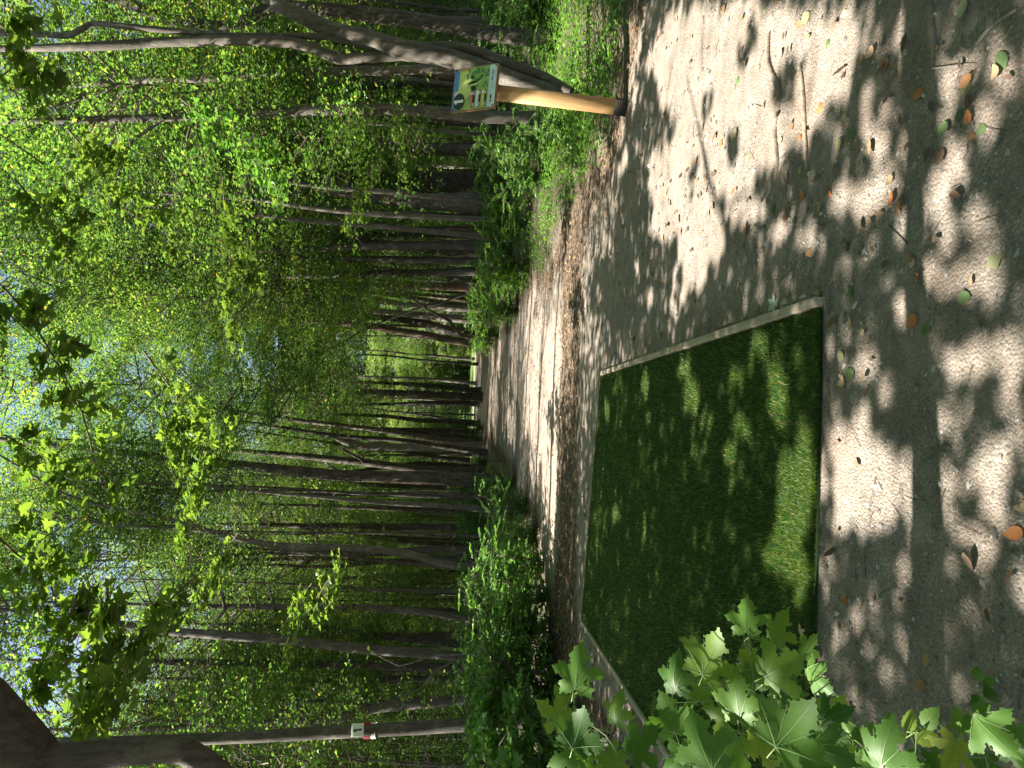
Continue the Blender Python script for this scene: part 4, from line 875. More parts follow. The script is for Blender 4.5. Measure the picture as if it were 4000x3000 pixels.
spray([(-30, 2080), (60, 2160), (140, 2230), (180, 2330)], 6, 200, 0.12, 'maple spray at the top edge left of centre with lit tips', 0.35)
spray([(300, 2330), (240, 2480), (160, 2620), (90, 2760)], 6.3, 330, 0.125, 'drooping bright maple branch across the tall leaning tree top', 0.42)
spray([(420, 2300), (400, 2480), (350, 2640), (300, 2800)], 6, 330, 0.13, 'large leaved lit maple branch right of the arching limb', 0.42)
spray([(560, 2450), (500, 2590), (420, 2700), (350, 2790)], 6.4, 300, 0.125, 'hanging maple branch with long lit leaves beside the arching limb', 0.40)
spray([(760, 2250), (640, 2370), (540, 2480), (460, 2600)], 7.4, 300, 0.115, 'long drooping maple branch before the left forked tree', 0.42)
spray([(930, 2080), (860, 2190), (800, 2300)], 9, 190, 0.105, 'small sunlit branch at the fork of the grey crooked tree', 0.4)
spray([(1240, 2250), (1180, 2330), (1120, 2420)], 11, 160, 0.10, 'small level spray between left trunks at mid height', 0.4)
spray([(1330, 2200), (1260, 2300), (1230, 2380)], 10.5, 120, 0.10, 'pale green twig spray before the slender left trunk', 0.35)
spray([(-40, 60), (60, 160), (120, 330)], 6, 240, 0.12, 'dark maple foliage hanging in the top right corner', 0.4)
spray([(260, 500), (380, 640), (470, 800), (640, 900)], 8.5, 330, 0.115, 'shaded maple branch sloping down left of the slim grey tree', 0.5)
spray([(60, 700), (180, 850), (260, 980)], 7.5, 300, 0.12, 'maple branch with mixed lit leaves right of centre near the top', 0.45)
spray([(20, 1700), (120, 1760), (240, 1850)], 7.5, 240, 0.115, 'thin maple branch left of the sky gap', 0.42)
spray([(1450, 1080), (1440, 1180), (1400, 1270)], 17, 150, 0.11, 'thin light spray crossing the reddish leaning tree', 0.5)

# ------------------------------------------------------------------ shrubs
def shrub_mesh(seed, nst, H, rad, nleaf, size, shape, mat):
    g = np.random.default_rng(seed); mb = MB(); ms = MB(); C_ = []; Dn = []
    for s in range(nst):
        a = g.uniform(0, 6.28); L = g.uniform(0.55, 1.1)*H; o = rad*g.uniform(0.5, 1.2)
        p = [np.array([0.1*math.cos(a), 0.1*math.sin(a), -0.05]), np.array([o*0.35*math.cos(a), o*0.35*math.sin(a), L*0.6]), np.array([o*0.8*math.cos(a), o*0.8*math.sin(a), L*0.98]), np.array([o*1.25*math.cos(a), o*1.25*math.sin(a), L*g.uniform(0.6, 1.0)])]
        P_, r_ = smooth_path(p, [0.009, 0.006, 0.004, 0.002], 0.12); tube(ms, P_, r_, 4, cap=False)
        for k in range(9):
            i_ = g.integers(1, len(P_)); d = g.normal(0, 1, 3)*[1, 1, 0.45]; d /= np.linalg.norm(d); l = g.uniform(0.12, 0.4)
            tube(ms, [P_[i_], P_[i_]+d*l], [0.003, 0.001], 3, cap=False); m_ = max(2, nleaf//(nst*9)); t = np.linspace(0.15, 1.1, m_)[:, None]
            side = np.where(np.arange(m_) % 2, 1, -1)[:, None]; sd_ = np.cross(d, [0, 0, 1]); C_.append(P_[i_]+d*l*t+sd_*side*size*0.4); Dn.append(d*0.6+sd_*side+g.normal(0, 0.35, (m_, 3)))
    C_ = np.concatenate(C_); Dn = np.concatenate(Dn); n, _ = rand_leaf_frames(len(C_), 0.7, g)
    leaves(mb, C_, n, Dn, size*g.uniform(0.6, 1.25, len(C_)), shape, 0.15, 0, 0.25)
    return mb.mesh('shrub_leaves', [mat]), ms.mesh('shrub_stems', [M_twig], True)
SHR = [shrub_mesh(40+k, 16, 1.15, 0.62, 3000, 0.070, ELLI, M_shrub) for k in range(3)]
SHRB = [shrub_mesh(60+k, 14, 0.85, 0.6, 2600, 0.064, ELLI, M_cover) for k in range(2)]
SHRM = [shrub_mesh(70+k, 8, 0.95, 0.5, 560, 0.13, MAPLE_LOW, M_shrub) for k in range(2)]
def put_shrub(x, y, s, kind, label, group, cat='shrub', name='shrub'):
    me, st = kind[rnd.randrange(len(kind))]; root = thing(name, label, cat, (x, y, gz(x, y)), rnd.uniform(0, 6.28), group); root.scale = (s, s, s*rnd.uniform(0.85, 1.15))
    obj('stems', st, root)['kind'] = 'stuff'; obj('foliage', me, root); return root
GL = 'shrubs on the left bank'; GR = 'shrubs on the right bank'
for (u, v, s, kd, lab) in (
    (1110, 2010, 0.75, SHR, 'low green shrub at the very edge of the path, nearest its left lip'), (1010, 2060, 0.95, SHR, 'rounded leafy shrub second from the path on the left bank'), (900, 2090, 1.0, SHR, 'oval leaved shrub below the forked grey tree'),
    (790, 2120, 1.1, SHR, 'tall arching shrub at the foot of the crooked grey tree'), (680, 2140, 1.05, SHR, 'dense shrub with pale stems behind the far left tee corner'), (560, 2150, 1.15, SHR, 'bushy shrub standing over the far left corner of the turf'),
    (450, 2165, 1.1, SHR, 'broad shrub left of the far turf corner'), (330, 2180, 1.1, SHR, 'leafy shrub before the tall leaning tree'), (230, 2170, 1.1, SHRM, 'dark maple leaved shrub beside the marker tree'),
    (90, 2200, 1.15, SHRM, 'dark maple leaved shrub at the left edge before the marker tree'), (0, 2260, 1.1, SHRM, 'shaded maple shrub cut off by the left edge'), (170, 2260, 0.8, SHRM, 'small dark maple seedling clump in front of the marker tree'),
    (960, 1960, 1.0, SHR, 'shrub behind the second row left of the path'), (760, 1990, 1.1, SHR, 'back row shrub below the sunlit left trunks'), (600, 2010, 1.1, SHR, 'back row shrub beneath the slender grey tree'), (420, 2030, 1.1, SHR, 'back row shrub beneath the dark left trunks'), (1080, 1930, 0.8, SHR, 'small shrub farther along the left lip of the path'), (1190, 1905, 0.8, SHR, 'small far shrub before the broken topped snag'),
    (1330, 1885, 0.6, SHRB, 'tiny green shrub at the foot of the stout middle trunk')):
    p = G(u, v); put_shrub(p.x, p.y, s*0.9, kd, lab, GL)
for (u, v, s, kd, lab) in (
    (1690, 1900, 1.0, SHRB, 'bright sunlit shrub nearest the clearing at the right of the path'), (1700, 1950, 1.0, SHRB, 'bright leafy shrub bulging into the path from the right'), (1790, 1960, 1.05, SHRB, 'sunlit shrub second row right of the path bulge'),
    (1790, 2020, 0.95, SHRB, 'sunlit low shrub where the right bank meets the path'), (1900, 1990, 1.1, SHRB, 'green shrub before the pale grey trunk right of the path'), (1900, 2060, 0.7, SHRB, 'small light shrub on the near corner of the right bank'),
    (1660, 1925, 0.9, SHRB, 'sunlit shrub spilling lowest onto the path from the right'), (1840, 1935, 1.1, SHRB, 'light green shrub touching the trunk clump'), (1960, 2070, 0.9, SHRB, 'fresh green shrub at the middle of the right bank edge'), (2130, 2085, 0.8, SHRB, 'low fresh shrub beside the grassy strip'),
    (2010, 2010, 1.0, SHR, 'shaded shrub below the thin dark trunk right of the path'), (2100, 2020, 1.0, SHR, 'shaded shrub below the stout rough tree'), (2200, 2030, 1.0, SHR, 'dark shrub under the shaggy barked tree'),
    (2290, 2050, 1.0, SHR, 'dark green shrub midway along the right bank'), (2370, 2090, 0.95, SHR, 'oval leaved shrub left of the sign'), (2440, 2160, 0.9, SHR, 'leafy shrub close left of the sign post'), (2490, 2250, 0.6, SHR, 'knee high plant with large round leaves left of the sign post'),
    (2700, 2110, 1.0, SHR, 'shrub in the shade right of the sign board'), (2850, 2130, 1.0, SHR, 'shrub under the far right dark tree'), (2960, 2190, 0.9, SHRB, 'green shrub at the right edge behind the verge'), (2790, 2200, 0.6, SHRB, 'low sunlit plant behind the base of the leaning tree')):
    p = G(u, v); put_shrub(p.x, p.y, s*(1.25 if u < 2000 else 0.85), kd, lab, GR)
# understory scattered through the wood
k = 0; tries = 0
while k < 90 and tries < 3000:
    tries += 1; y = rnd.uniform(11.5, 50); x = rnd.uniform(-0.6*y-2, 0.6*y+2)
    if -3.0 < x < 3.2 and y > 10: continue
    if float(veg(np.array([x]), np.array([y]))[0]) < 0.4: continue
    put_shrub(x, y, rnd.uniform(0.7, 1.3), [SHR, SHRB][k % 3 == 0], 'woodland shrub growing among the trunks well back from the path', 'shrubs deep in the wood'); k += 1

# ------------------------------------------------------------------ ground cover, grass, litter, gravel
g = np.random.default_rng(31)
def scatter(n, x0, x1, y0, y1, dens):
    x = g.uniform(x0, x1, n); y = y0+(y1-y0)*g.uniform(0, 1, n)**1.4; k = g.uniform(0, 1, n) < dens(x, y); return x[k], y[k]
def zof(x, y): return ground_z(x, y)
dv = lambda x, y: np.clip(veg(x, y)*2.2+0.15, 0, 1)*(0.55+0.45*wnoise(x, y, 2.5, 8))*np.where((x > 0) & (x < 2.9+0.0*y) & (y > 8.8) & (y < 12), 0.6, 1)
x, y = scatter(85000, -12, 12, 5.8, 20, dv)
x3, y3 = scatter(34000, 2.5, 9, 6.2, 12.5, lambda x, y: np.clip(veg(x, y)*1.6, 0, 1)*(0.7+0.3*wnoise(x, y, 3.1, 8))); x = np.concatenate([x, x3]); y = np.concatenate([y, y3])
C_ = np.stack([x, y, zof(x, y)+g.uniform(0.02, 0.2, len(x))*(0.6+0.5*np.clip(veg(x, y), 0, 1))], 1); n, dd = rand_leaf_frames(len(C_), 0.6, g)
mb = MB(); leaves(mb, C_, n, dd, g.uniform(0.035, 0.075, len(C_)), ELLI, 0.12, 0, 0.2)
tag(obj('ground_cover', mb.mesh('ground_cover', [M_cover])), 'low bright leafy plants carpeting the banks', 'ground cover', kind='stuff')
x, y = scatter(60000, -5, 9, 6.0, 22, lambda x, y: np.clip(veg(x, y)*1.2+0.35, 0, 1)*np.clip(wnoise(x, y, 1.7, 9)*1.4, 0, 1))
a = g.uniform(0, 6.28, len(x)); hh = g.uniform(0.06, 0.2, len(x)); la = g.uniform(0, 6.28, len(x)); ln_ = g.uniform(0.02, 0.14, len(x)); b = np.stack([x, y, zof(x, y)], 1)
s_ = np.stack([np.cos(a), np.sin(a), 0*a], 1)*0.003; tip = b+np.stack([np.cos(la)*ln_, np.sin(la)*ln_, hh], 1); mid = (b+tip)/2+np.stack([0*a, 0*a, hh*0.2], 1)
v_ = np.stack([b-s_, b+s_, mid+s_*0.8, mid-s_*0.8, tip], 1); k5 = np.arange(len(x))[:, None]*5
me = mesh_np('grass', v_.reshape(-1, 3), np.concatenate([k5+[0, 1, 2], k5+[0, 2, 3], k5+[3, 2, 4]]), [M_cover]); tag(obj('grass', me), 'sparse grass blades on the right bank and path edge', 'grass', kind='stuff')
M_lit = leaf_mat('dead_leaf', [(0, (0.07, 0.045, 0.03)), (0.4, (0.15, 0.095, 0.055)), (0.7, (0.24, 0.15, 0.085)), (0.88, (0.34, 0.25, 0.14)), (0.95, (0.33, 0.14, 0.05)), (1, (0.16, 0.22, 0.09))], (1, 1, 1), 0.12, 0.7)
x, y = scatter(95000, -9, 9, 1.2, 15, lambda x, y: np.clip(litter_w(x, y)*1.1-0.1*(y > 11), 0.015, 1)*(0.6+0.4*wnoise(x, y, 4, 13)))
k = ~inside(PADP, x, y); x, y = x[k], y[k]
x2, y2 = scatter(9000, -4, 6, 12, 34, lambda x, y: 0.5+0.5*wnoise(x, y, 3, 15)); x = np.concatenate([x, x2]); y = np.concatenate([y, y2])
C_ = np.stack([x, y, zof(x, y)+g.uniform(0.004, 0.02, len(x))], 1); n, dd = rand_leaf_frames(len(C_), 0.45, g); dd[:, 2] *= 0.3
mb = MB(); leaves(mb, C_, n, dd, g.uniform(0.025, 0.065, len(C_)), ELLI, 0.25, 0, -0.15)
tag(obj('leaf_litter', mb.mesh('leaf_litter', [M_lit])), 'brown dead leaves drifted beyond and left of the tee and thinly over the path', 'leaf litter', kind='stuff')
M_peb = leaf_mat('pebble', [(0, (0.09, 0.08, 0.072)), (0.4, (0.18, 0.16, 0.142)), (0.85, (0.29, 0.265, 0.24)), (1, (0.46, 0.43, 0.39))], (0, 0, 0), 0.0, 0.85)
n_p = 34000; y = 0.7+5.5*g.uniform(0, 1, n_p)**2.0; x = g.uniform(-1, 1, n_p)*(0.62*y+0.7); k = ~inside(PADP, x, y) & (wnoise(x, y, 2.6, 17) > -0.75+1.2*g.uniform(0, 1, n_p)-0.5); x, y = x[k], y[k]; n_p = len(x)
base = np.array([(1, 0, 0), (0.1, 1, 0.1), (-1, 0.1, 0), (0, -1, -0.1), (0.1, 0, 0.75), (0.72, 0.7, 0.3), (-0.7, 0.65, 0.25), (-0.7, -0.7, 0.3), (0.65, -0.7, 0.28)])
fc = np.array([[0, 5, 4], [5, 1, 4], [1, 6, 4], [6, 2, 4], [2, 7, 4], [7, 3, 4], [3, 8, 4], [8, 0, 4]])
sz = (g.uniform(0.0018, 0.0045, n_p)*(1+1.6*(g.uniform(0, 1, n_p) > 0.93)))[:, None, None]*(0.85+0.15*y)[:, None, None]
a = g.uniform(0, 6.28, n_p); jit = 1+g.uniform(-0.3, 0.3, (n_p, 9, 1)); st = g.uniform(0.7, 1.5, (n_p, 1)); V = base[None]*jit; V = V*np.stack([st, 1/st, np.ones_like(st)], -1)
V = np.stack([V[..., 0]*np.cos(a)[:, None]-V[..., 1]*np.sin(a)[:, None], V[..., 0]*np.sin(a)[:, None]+V[..., 1]*np.cos(a)[:, None], V[..., 2]], -1)*sz+np.stack([x, y, zof(x, y)], 1)[:, None]
me = mesh_np('gravel', V.reshape(-1, 3), (np.arange(n_p)[:, None, None]*9+fc[None]).reshape(-1, 3), [M_peb]); tag(obj('gravel', me), 'small grey pebbles pressed into the near ground', 'gravel', kind='stuff')

# ------------------------------------------------------------------ roots and sticks
for pts, wds, lab, nm_, mt_, cat in (
    ([(3014, 130), (3014, 253), (3050, 350), (3045, 420), (3030, 500), (3040, 640), (3018, 745)], (20, 26, 30, 32, 26, 22, 12), 'long bent bare root crossing the right of the path', 'root', M_root, 'root'),
    ([(3140, 250), (3147, 330), (3150, 480), (3156, 650), (3150, 760)], (14, 20, 22, 18, 8), 'straighter second root just nearer than the bent one', 'root', M_root, 'root'),
    ([(3660, -60), (3668, 60), (3676, 200), (3660, 300)], (40, 46, 36, 12), 'thick shaded root running in from the right edge', 'root', M_root, 'root'),
    ([(2950, 940), (2935, 1010), (2950, 1090)], (10, 12, 6), 'short half buried root near the tee board', 'root', M_root, 'root'),
    ([(3672, 270), (3760, 258), (3846, 250)], (9, 8, 4), 'thin pale stick lying by the green fallen leaf', 'stick', M_bark_p, 'stick'),
    ([(3860, 175), (3930, 100), (4020, 40)], (14, 14, 12), 'stout stick in the near right corner', 'stick', M_bark_p, 'stick'),
    ([(3485, 880), (3520, 915), (3560, 955)], (6, 6, 3), 'short dark stick on the shaded gravel', 'stick', M_bark_d, 'stick'),
    ([(3170, 500), (3200, 460), (3245, 410)], (5, 6, 3), 'small curved twig beside the second root', 'stick', M_bark_p, 'stick'),
    ([(3225, 1760), (3260, 1745), (3300, 1720), (3310, 1660)], (4, 4, 4, 2), 'fine pale twig beside the sunny near edge of the turf', 'stick', M_bark_p, 'stick')):
    W_ = []; rr = []
    for (xx, yy), w_ in zip(pts, wds):
        q = GI(xx, yy); dep = (q-CAMP).dot(Fw); r_ = w_/2/F_PX*dep; rr.append(r_); W_.append(Vector((q.x, q.y, gz(q.x, q.y)+(r_*0.05 if nm_ == 'root' else r_*0.9))))
    b = W_[0].copy(); mb = MB(); tube(mb, [p-b for p in W_], rr, 10, 0.02, rough=0.22, seed=9); tag(obj(nm_, mb.mesh(nm_, [mt_], True), None, b), lab, cat)

g5 = np.random.default_rng(77); mb = MB()
for k in range(420):
    y = 1.3+8*g5.uniform()**1.6; x = g5.uniform(-1, 1)*(0.6*y+0.4)
    if inside(PADP, np.array([x]), np.array([y]))[0]: continue
    a = g5.uniform(0, 3.14); L = g5.uniform(0.02, 0.12); z = gz(x, y)+0.003; d = np.array([math.cos(a), math.sin(a), 0]); pp = np.array([x, y, z])
    tube(mb, [pp, pp+d*L*0.5+g5.normal(0, 0.006, 3)*[1, 1, 0.3]+[0, 0, 0.003], pp+d*L+[0, 0, 0.001]], [0.0016, 0.0013, 0.0007], 4)
tag(obj('twig_litter', mb.mesh('twig_litter', [M_twig])), 'tiny broken twigs scattered over the packed ground', 'twigs', kind='stuff')
# ------------------------------------------------------------------ single fallen leaves on the ground
def flm(name, a, b): return leaf_mat(name, [(0, a), (1, b)], (1, 1, 1), 0.2, 0.5, True)
FL = {'orange': flm('fallen_orange', (0.30, 0.11, 0.04), (0.40, 0.17, 0.07)), 'brown': flm('fallen_brown', (0.24, 0.13, 0.07), (0.30, 0.17, 0.09)), 'tan': flm('fallen_tan', (0.38, 0.28, 0.18), (0.45, 0.34, 0.22)),
      'green': flm('fallen_green', (0.075, 0.125, 0.05), (0.10, 0.16, 0.07)), 'pale': flm('fallen_pale', (0.20, 0.22, 0.12), (0.26, 0.28, 0.17)), 'grey': flm('fallen_grey', (0.28, 0.36, 0.32), (0.32, 0.40, 0.36))}
_o = [(0, 0), (0.16, 0.05), (0.30, 0.20), (0.36, 0.42), (0.31, 0.64), (0.2, 0.84), (0.08, 0.97), (0, 1.04)]
OVAL = np.array(_o+[(-x, y) for x, y in _o[-2:0:-1]])
from mathutils.geometry import delaunay_2d_cdt
def leaf_z(x, y, curl, lob):
    r = math.hypot(x, y); th_ = math.atan2(x, y)
    return curl*(0.9*x*x+(y-0.45)**2*0.9)+lob*0.05*r*math.cos(5.6*th_)+0.012*math.sin(7*x+5*y+curl*9)
def leaf_obj_mesh(name, outline, mats, curl, seed, veins=(), lob=0.0):
    """a leaf blade cut to its outline and bent, with fine raised veins on both faces"""
    pts = [Vector((float(x), float(y))) for x, y in outline]; no = len(pts); P_ = np.array([(p.x, p.y) for p in pts])
    gx2, gy2 = np.meshgrid(np.arange(-0.8, 0.81, 0.085), np.arange(-0.2, 1.15, 0.085)); gx2 = gx2.ravel(); gy2 = gy2.ravel()
    k = inside(P_, gx2, gy2) & (edge_dist(P_, gx2, gy2) > 0.03)
    v2, _e, f2, _a, _b3, _c3 = delaunay_2d_cdt(pts+[Vector((a, b)) for a, b in zip(gx2[k], gy2[k])], [], [list(range(no))], 1, 1e-6)
    tri = [f for f in f2 if len(f) == 3]; V = [(p.x, p.y-0.45, leaf_z(p.x, p.y, curl, lob)) for p in v2]
    mb = MB(); mb.add(V, np.array(tri))
    for (x, y) in veins:
        L = math.hypot(x, y); n_ = 8; nx_, ny_ = -y/L, x/L; top = []
        for q in range(n_+1):
            t = q/n_*0.92; px, py = x*t, y*t; w_ = 0.006*(1-t)+0.0015; z = leaf_z(px, py, curl, lob)+0.006
            top += [(px+nx_*w_, py+ny_*w_-0.45, z), (px-nx_*w_, py-ny_*w_-0.45, z)]
        f = np.array([[2*q, 2*q+1, 2*q+3, 2*q+2] for q in range(n_)]); mb.add(top, f, 1); mb.add(np.array(top)-[0, 0, 0.012], f, 1)
    return mb.mesh(name, mats, True)
LFM = {}
for nm_, mt_ in FL.items():
    LFM[nm_] = [leaf_obj_mesh('fallen_leaf', OVAL*[1.25 if nm_ in ('green', 'pale') else 1.0, 1], [mt_, mt_], cv, 3, [(0, 1.0), (0.2, 0.5), (-0.2, 0.5)]) for cv in (0.3, 0.85)]
    LFM[nm_].append(leaf_obj_mesh('fallen_leaf', MAPLE, [mt_, mt_], 0.35, 3, [(0, 1.0), (0.6, 0.4), (-0.6, 0.4)]))
SING = [ # x, y, size px, colour, shape, label
 (3575, 1252, 74, 'orange', 0, 'large orange oval fallen leaf touching the round green one near the tee corner'), (3624, 1285, 56, 'green', 0, 'round green fallen leaf touching the large orange one'), (3779, 1163, 66, 'green', 0, 'green stalked fallen leaf lying alone in the sun nearest the lower edge'),
 (3327, 1464, 62, 'green', 0, 'dark green round fallen leaf just off the near right tee corner'), (3290, 1390, 46, 'pale', 0, 'pale green fallen leaf beside the dark green round one'), (3292, 1494, 56, 'tan', 2, 'torn tan fallen leaf under the dark green round one'), (3331, 1138, 60, 'green', 2, 'shrivelled green fallen leaf in the shade right of the tee corner'),
 (3966, 2082, 84, 'orange', 0, 'orange brown oval fallen leaf alone at the very bottom of the view'), (3034, 1187, 60, 'grey', 2, 'grey green curled fallen leaf leaning on the pale tee board'), (2729, 1293, 32, 'green', 2, 'small green fallen leaf halfway along the tee board'),
 (3947, 246, 92, 'green', 0, 'biggest green round fallen leaf in the near right corner'), (3935, 290, 70, 'tan', 1, 'tan fallen leaf tucked under the biggest green one'), (3810, 36, 74, 'pale', 0, 'pale yellow green fallen leaf at the right edge'), (3806, 347, 60, 'pale', 0, 'faded green fallen leaf in the shade beyond the biggest green one'),
 (3766, 452, 62, 'green', 1, 'green folded fallen leaf touching another green one in the near right shade'), (3719, 506, 66, 'green', 1, 'narrow curled green fallen leaf with a long stalk'), (3860, 506, 52, 'green', 0, 'green fallen leaf next to the brown pair in the near right shade'), (3817, 463, 58, 'orange', 1, 'red brown curled fallen leaf between green ones'), (3815, 535, 50, 'brown', 1, 'brown folded fallen leaf in the near right shade'),
 (3485, 253, 58, 'orange', 0, 'orange fallen leaf lying flat in full sun at the right'), (3434, 202, 58, 'tan', 1, 'pinkish curled fallen leaf beyond the sunlit orange one'), (3615, 369, 62, 'orange', 0, 'orange fallen leaf on the dark shade border at the right'), (3210, 419, 62, 'orange', 1, 'rolled orange fallen leaf standing beside the second root'), (3506, 775, 60, 'orange', 1, 'vivid orange cupped fallen leaf'), (3524, 815, 58, 'brown', 2, 'brown lobed fallen leaf below the vivid orange cupped one'),
 (3499, 701, 46, 'tan', 1, 'peach coloured fallen leaf right of the vivid orange cupped one'), (3148, 766, 42, 'orange', 1, 'light orange fallen leaf past the end of the second root'), (3246, 759, 42, 'orange', 1, 'salmon fallen leaf in a small sun spot'), (3080, 853, 44, 'orange', 1, 'thin rolled orange fallen leaf'), (3166, 985, 56, 'brown', 1, 'folded brown fallen leaf among the round sun spots'), (3897, 1012, 84, 'pale', 0, 'mottled yellow and brown fallen leaf near the lower edge'),
 (3571, 1027, 56, 'tan', 0, 'pink tan fallen leaf inside a round sun spot'), (3593, 1085, 52, 'brown', 0, 'brown fallen leaf next to the pink tan one'), (2971, 267, 44, 'tan', 0, 'tan fallen leaf beyond the bent root'), (3130, 535, 36, 'orange', 1, 'small orange fallen leaf lying along the second root'), (2920, 896, 50, 'brown', 2, 'crumpled brown fallen leaf on the sunlit path'),
 (3340, 520, 48, 'green', 0, 'green fallen leaf in the sun midway down the right side'), (3286, 564, 56, 'pale', 0, 'wide faded fallen leaf in front of the second root'), (3025, 817, 40, 'green', 0, 'dark green fallen leaf at the far end of the bent root'), (3112, 860, 32, 'green', 0, 'small green fallen leaf near the rolled orange one'), (3130, 665, 42, 'pale', 0, 'light green fallen leaf beside the second root end'), (3054, 549, 34, 'pale', 0, 'little pale leaf resting against the bent root'),
 (2892, 311, 42, 'green', 1, 'green fallen leaf beyond the bent root in the sun'), (2884, 520, 44, 'pale', 0, 'bright pale fallen leaf on the sunlit path'), (2924, 614, 46, 'pale', 1, 'cream curled fallen leaf on the sunlit path'), (2993, 40, 44, 'pale', 1, 'pale leaf by the right edge beyond the bent root'), (3166, 72, 54, 'pale', 0, 'pale green leaf near the right edge in the sun'), (3315, 54, 46, 'tan', 0, 'tan leaf near the right edge in the sun'), (3246, 170, 42, 'green', 1, 'green pointed fallen leaf in the sun near the right edge'), (3329, 1142, 40, 'green', 0, 'small green leaf next to the shrivelled one'),
 (3312, 2344, 54, 'orange', 1, 'orange brown fallen leaf in the shade below the near left part of the turf'), (3588, 2677, 66, 'brown', 0, 'dark brown fallen leaf in the shade beside the maple sapling'), (3155, 2462, 50, 'tan', 2, 'torn tan fallen leaf lying on the turf near its edge'), (3330, 1262, 36, 'tan', 2, 'small torn tan fallen leaf off the tee corner'), (3385, 1300, 40, 'tan', 1, 'curled tan fallen leaf between the tee corner and the large orange one'), (2480, 1320, 24, 'green', 2, 'tiny fresh green leaf on the gravel beyond the tee board')]
for (xx, yy, px, colr, sh, lab) in SING:
    q = GI(xx, yy); dep = (q-CAMP).dot(Fw); L = px/F_PX*dep*0.95; onpad = bool(inside(PADP, np.array([q.x]), np.array([q.y]))[0])
    o = obj('fallen_leaf', LFM[colr][sh], None, (q.x, q.y, (PZ+0.02 if onpad else gz(q.x, q.y)+0.005+0.05*L*(sh == 1)))); o.rotation_euler = (rnd.uniform(-0.2, 0.2), rnd.uniform(-0.2, 0.2), rnd.uniform(0, 6.28)); o.scale = (L, L, L if rnd.random() < 0.6 else -L)
    tag(o, lab, 'leaf', 'single fallen leaves')

# ------------------------------------------------------------------ maple saplings in the near left corner
VE = [(0, 1.06), (0.68, 0.42), (-0.68, 0.42), (0.41, -0.11), (-0.41, -0.11), (0.30, 0.68), (-0.30, 0.68)]
HM = [leaf_obj_mesh('maple_leaf_shape', MAPLE_T*[sx*0.97, 1]+np.array([[0.01*math.sin(7*i_+k), 0.012*math.cos(5*i_+k)] for i_ in range(len(MAPLE_T))]), [M_hero, M_vein], cv, k, VE, 1.0) for k, (cv, sx) in enumerate(((-0.3, 1.0), (-0.55, 0.95), (0.25, 1.05), (-0.7, 0.9)))]
_b = [(0, 0), (0.13, 0.02), (0.2, 0.1), (0.30, 0.16), (0.30, 0.26), (0.36, 0.34), (0.31, 0.46), (0.31, 0.58), (0.22, 0.66), (0.2, 0.78), (0.1, 0.88), (0, 1.02)]
BRAM = np.array(_b+[(-x, y) for x, y in _b[-2:0:-1]])
HB = [leaf_obj_mesh('bramble_leaf_shape', BRAM, [M_hero, M_vein], -0.25, 5, [(0, 1.0), (0.28, 0.5), (-0.28, 0.5), (0.2, 0.75), (-0.2, 0.75)])]
HO = [leaf_obj_mesh('seedling_leaf_shape', OVAL*[1.15, 1], [M_hero, M_vein], -0.25, 5, [(0, 1.0)])]
def Z8(x, y): return 1900+.633*x, 1950+.633*y
def ZB(x, y): return 2900+.497*x, 2200+.497*y
def plant(name, label, cat, stem, sd_, wst, leafs, shapes, real=0.12, bare=False):
    """stem: photo points with depth; leafs: (x, y, size_px, tipdx, tipdy, depth or None, face)"""
    S = [AI(x, y, d) for x, y, d in stem]; base = Vector((S[-1].x, S[-1].y, gz(S[-1].x, S[-1].y)))
    if S[-1].z > base.z+0.05: S.append(Vector((S[-1].x-0.02, S[-1].y+0.05, base.z-0.03)))
    root = thing(name, label, cat, base); mb = MB(); P_, r_ = smooth_path([s-base for s in S], [wst*(0.45+0.55*k/(len(S)-1)) for k in range(len(S))], 0.04); tube(mb, P_, r_, 7, rough=0.05)
    obj('stem', mb.mesh('stem', [M_stem], True), root)
    for k, (x, y, sz, dx, dy, dep, face) in enumerate(leafs):
        g_ = random.Random(k*13+len(label)); dep = dep or min(2.3, max(1.05, real*F_PX/sz)); L = sz*dep/F_PX*0.9
        c = AI(x, y, dep); d = (-UU*dx-UR*dy).normalized(); tc = (CAMP-c).normalized()
        n_ = (Vector((0, 0, 1))*(1.05-face)+tc*face+Vector((g_.uniform(-.25, .25), g_.uniform(-.2, .2), g_.uniform(-.15, .15)))).normalized()
        d = (d-n_*d.dot(n_)).normalized(); sx = d.cross(n_); M_ = Matrix((sx, d, n_)).transposed().to_4x4(); M_.translation = c-base
        o = obj('leaf', shapes[k % len(shapes)], root); o.matrix_local = M_ @ Matrix.Scale(L, 4)
        pb_ = (c-base)-d*(0.45*L); best = min(range(len(P_)), key=lambda i_: (Vector(P_[i_])-pb_+d*0.3*L-Vector((0, 0, 0.05))).length)
        t_ = Vector(P_[best]); mb = MB(); tube(mb, [pb_, pb_-d*min(0.25*L, 0.03), (pb_+t_)/2-Vector((0, 0, 0.01)), t_], [0.0011, 0.0012, 0.0014, 0.0018], 6, 0.02); obj('petiole', mb.mesh('petiole', [M_stem], True), root)
    return root
def L8(*a): x, y = Z8(a[0], a[1]); return (x, y, a[2]*.633, a[3], a[4], a[5] if len(a) > 5 else None, a[6] if len(a) > 6 else 0.6)
def LB(*a): x, y = ZB(a[0], a[1]); return (x, y, a[2]*.497, a[3], a[4], a[5] if len(a) > 5 else None, a[6] if len(a) > 6 else 0.6)
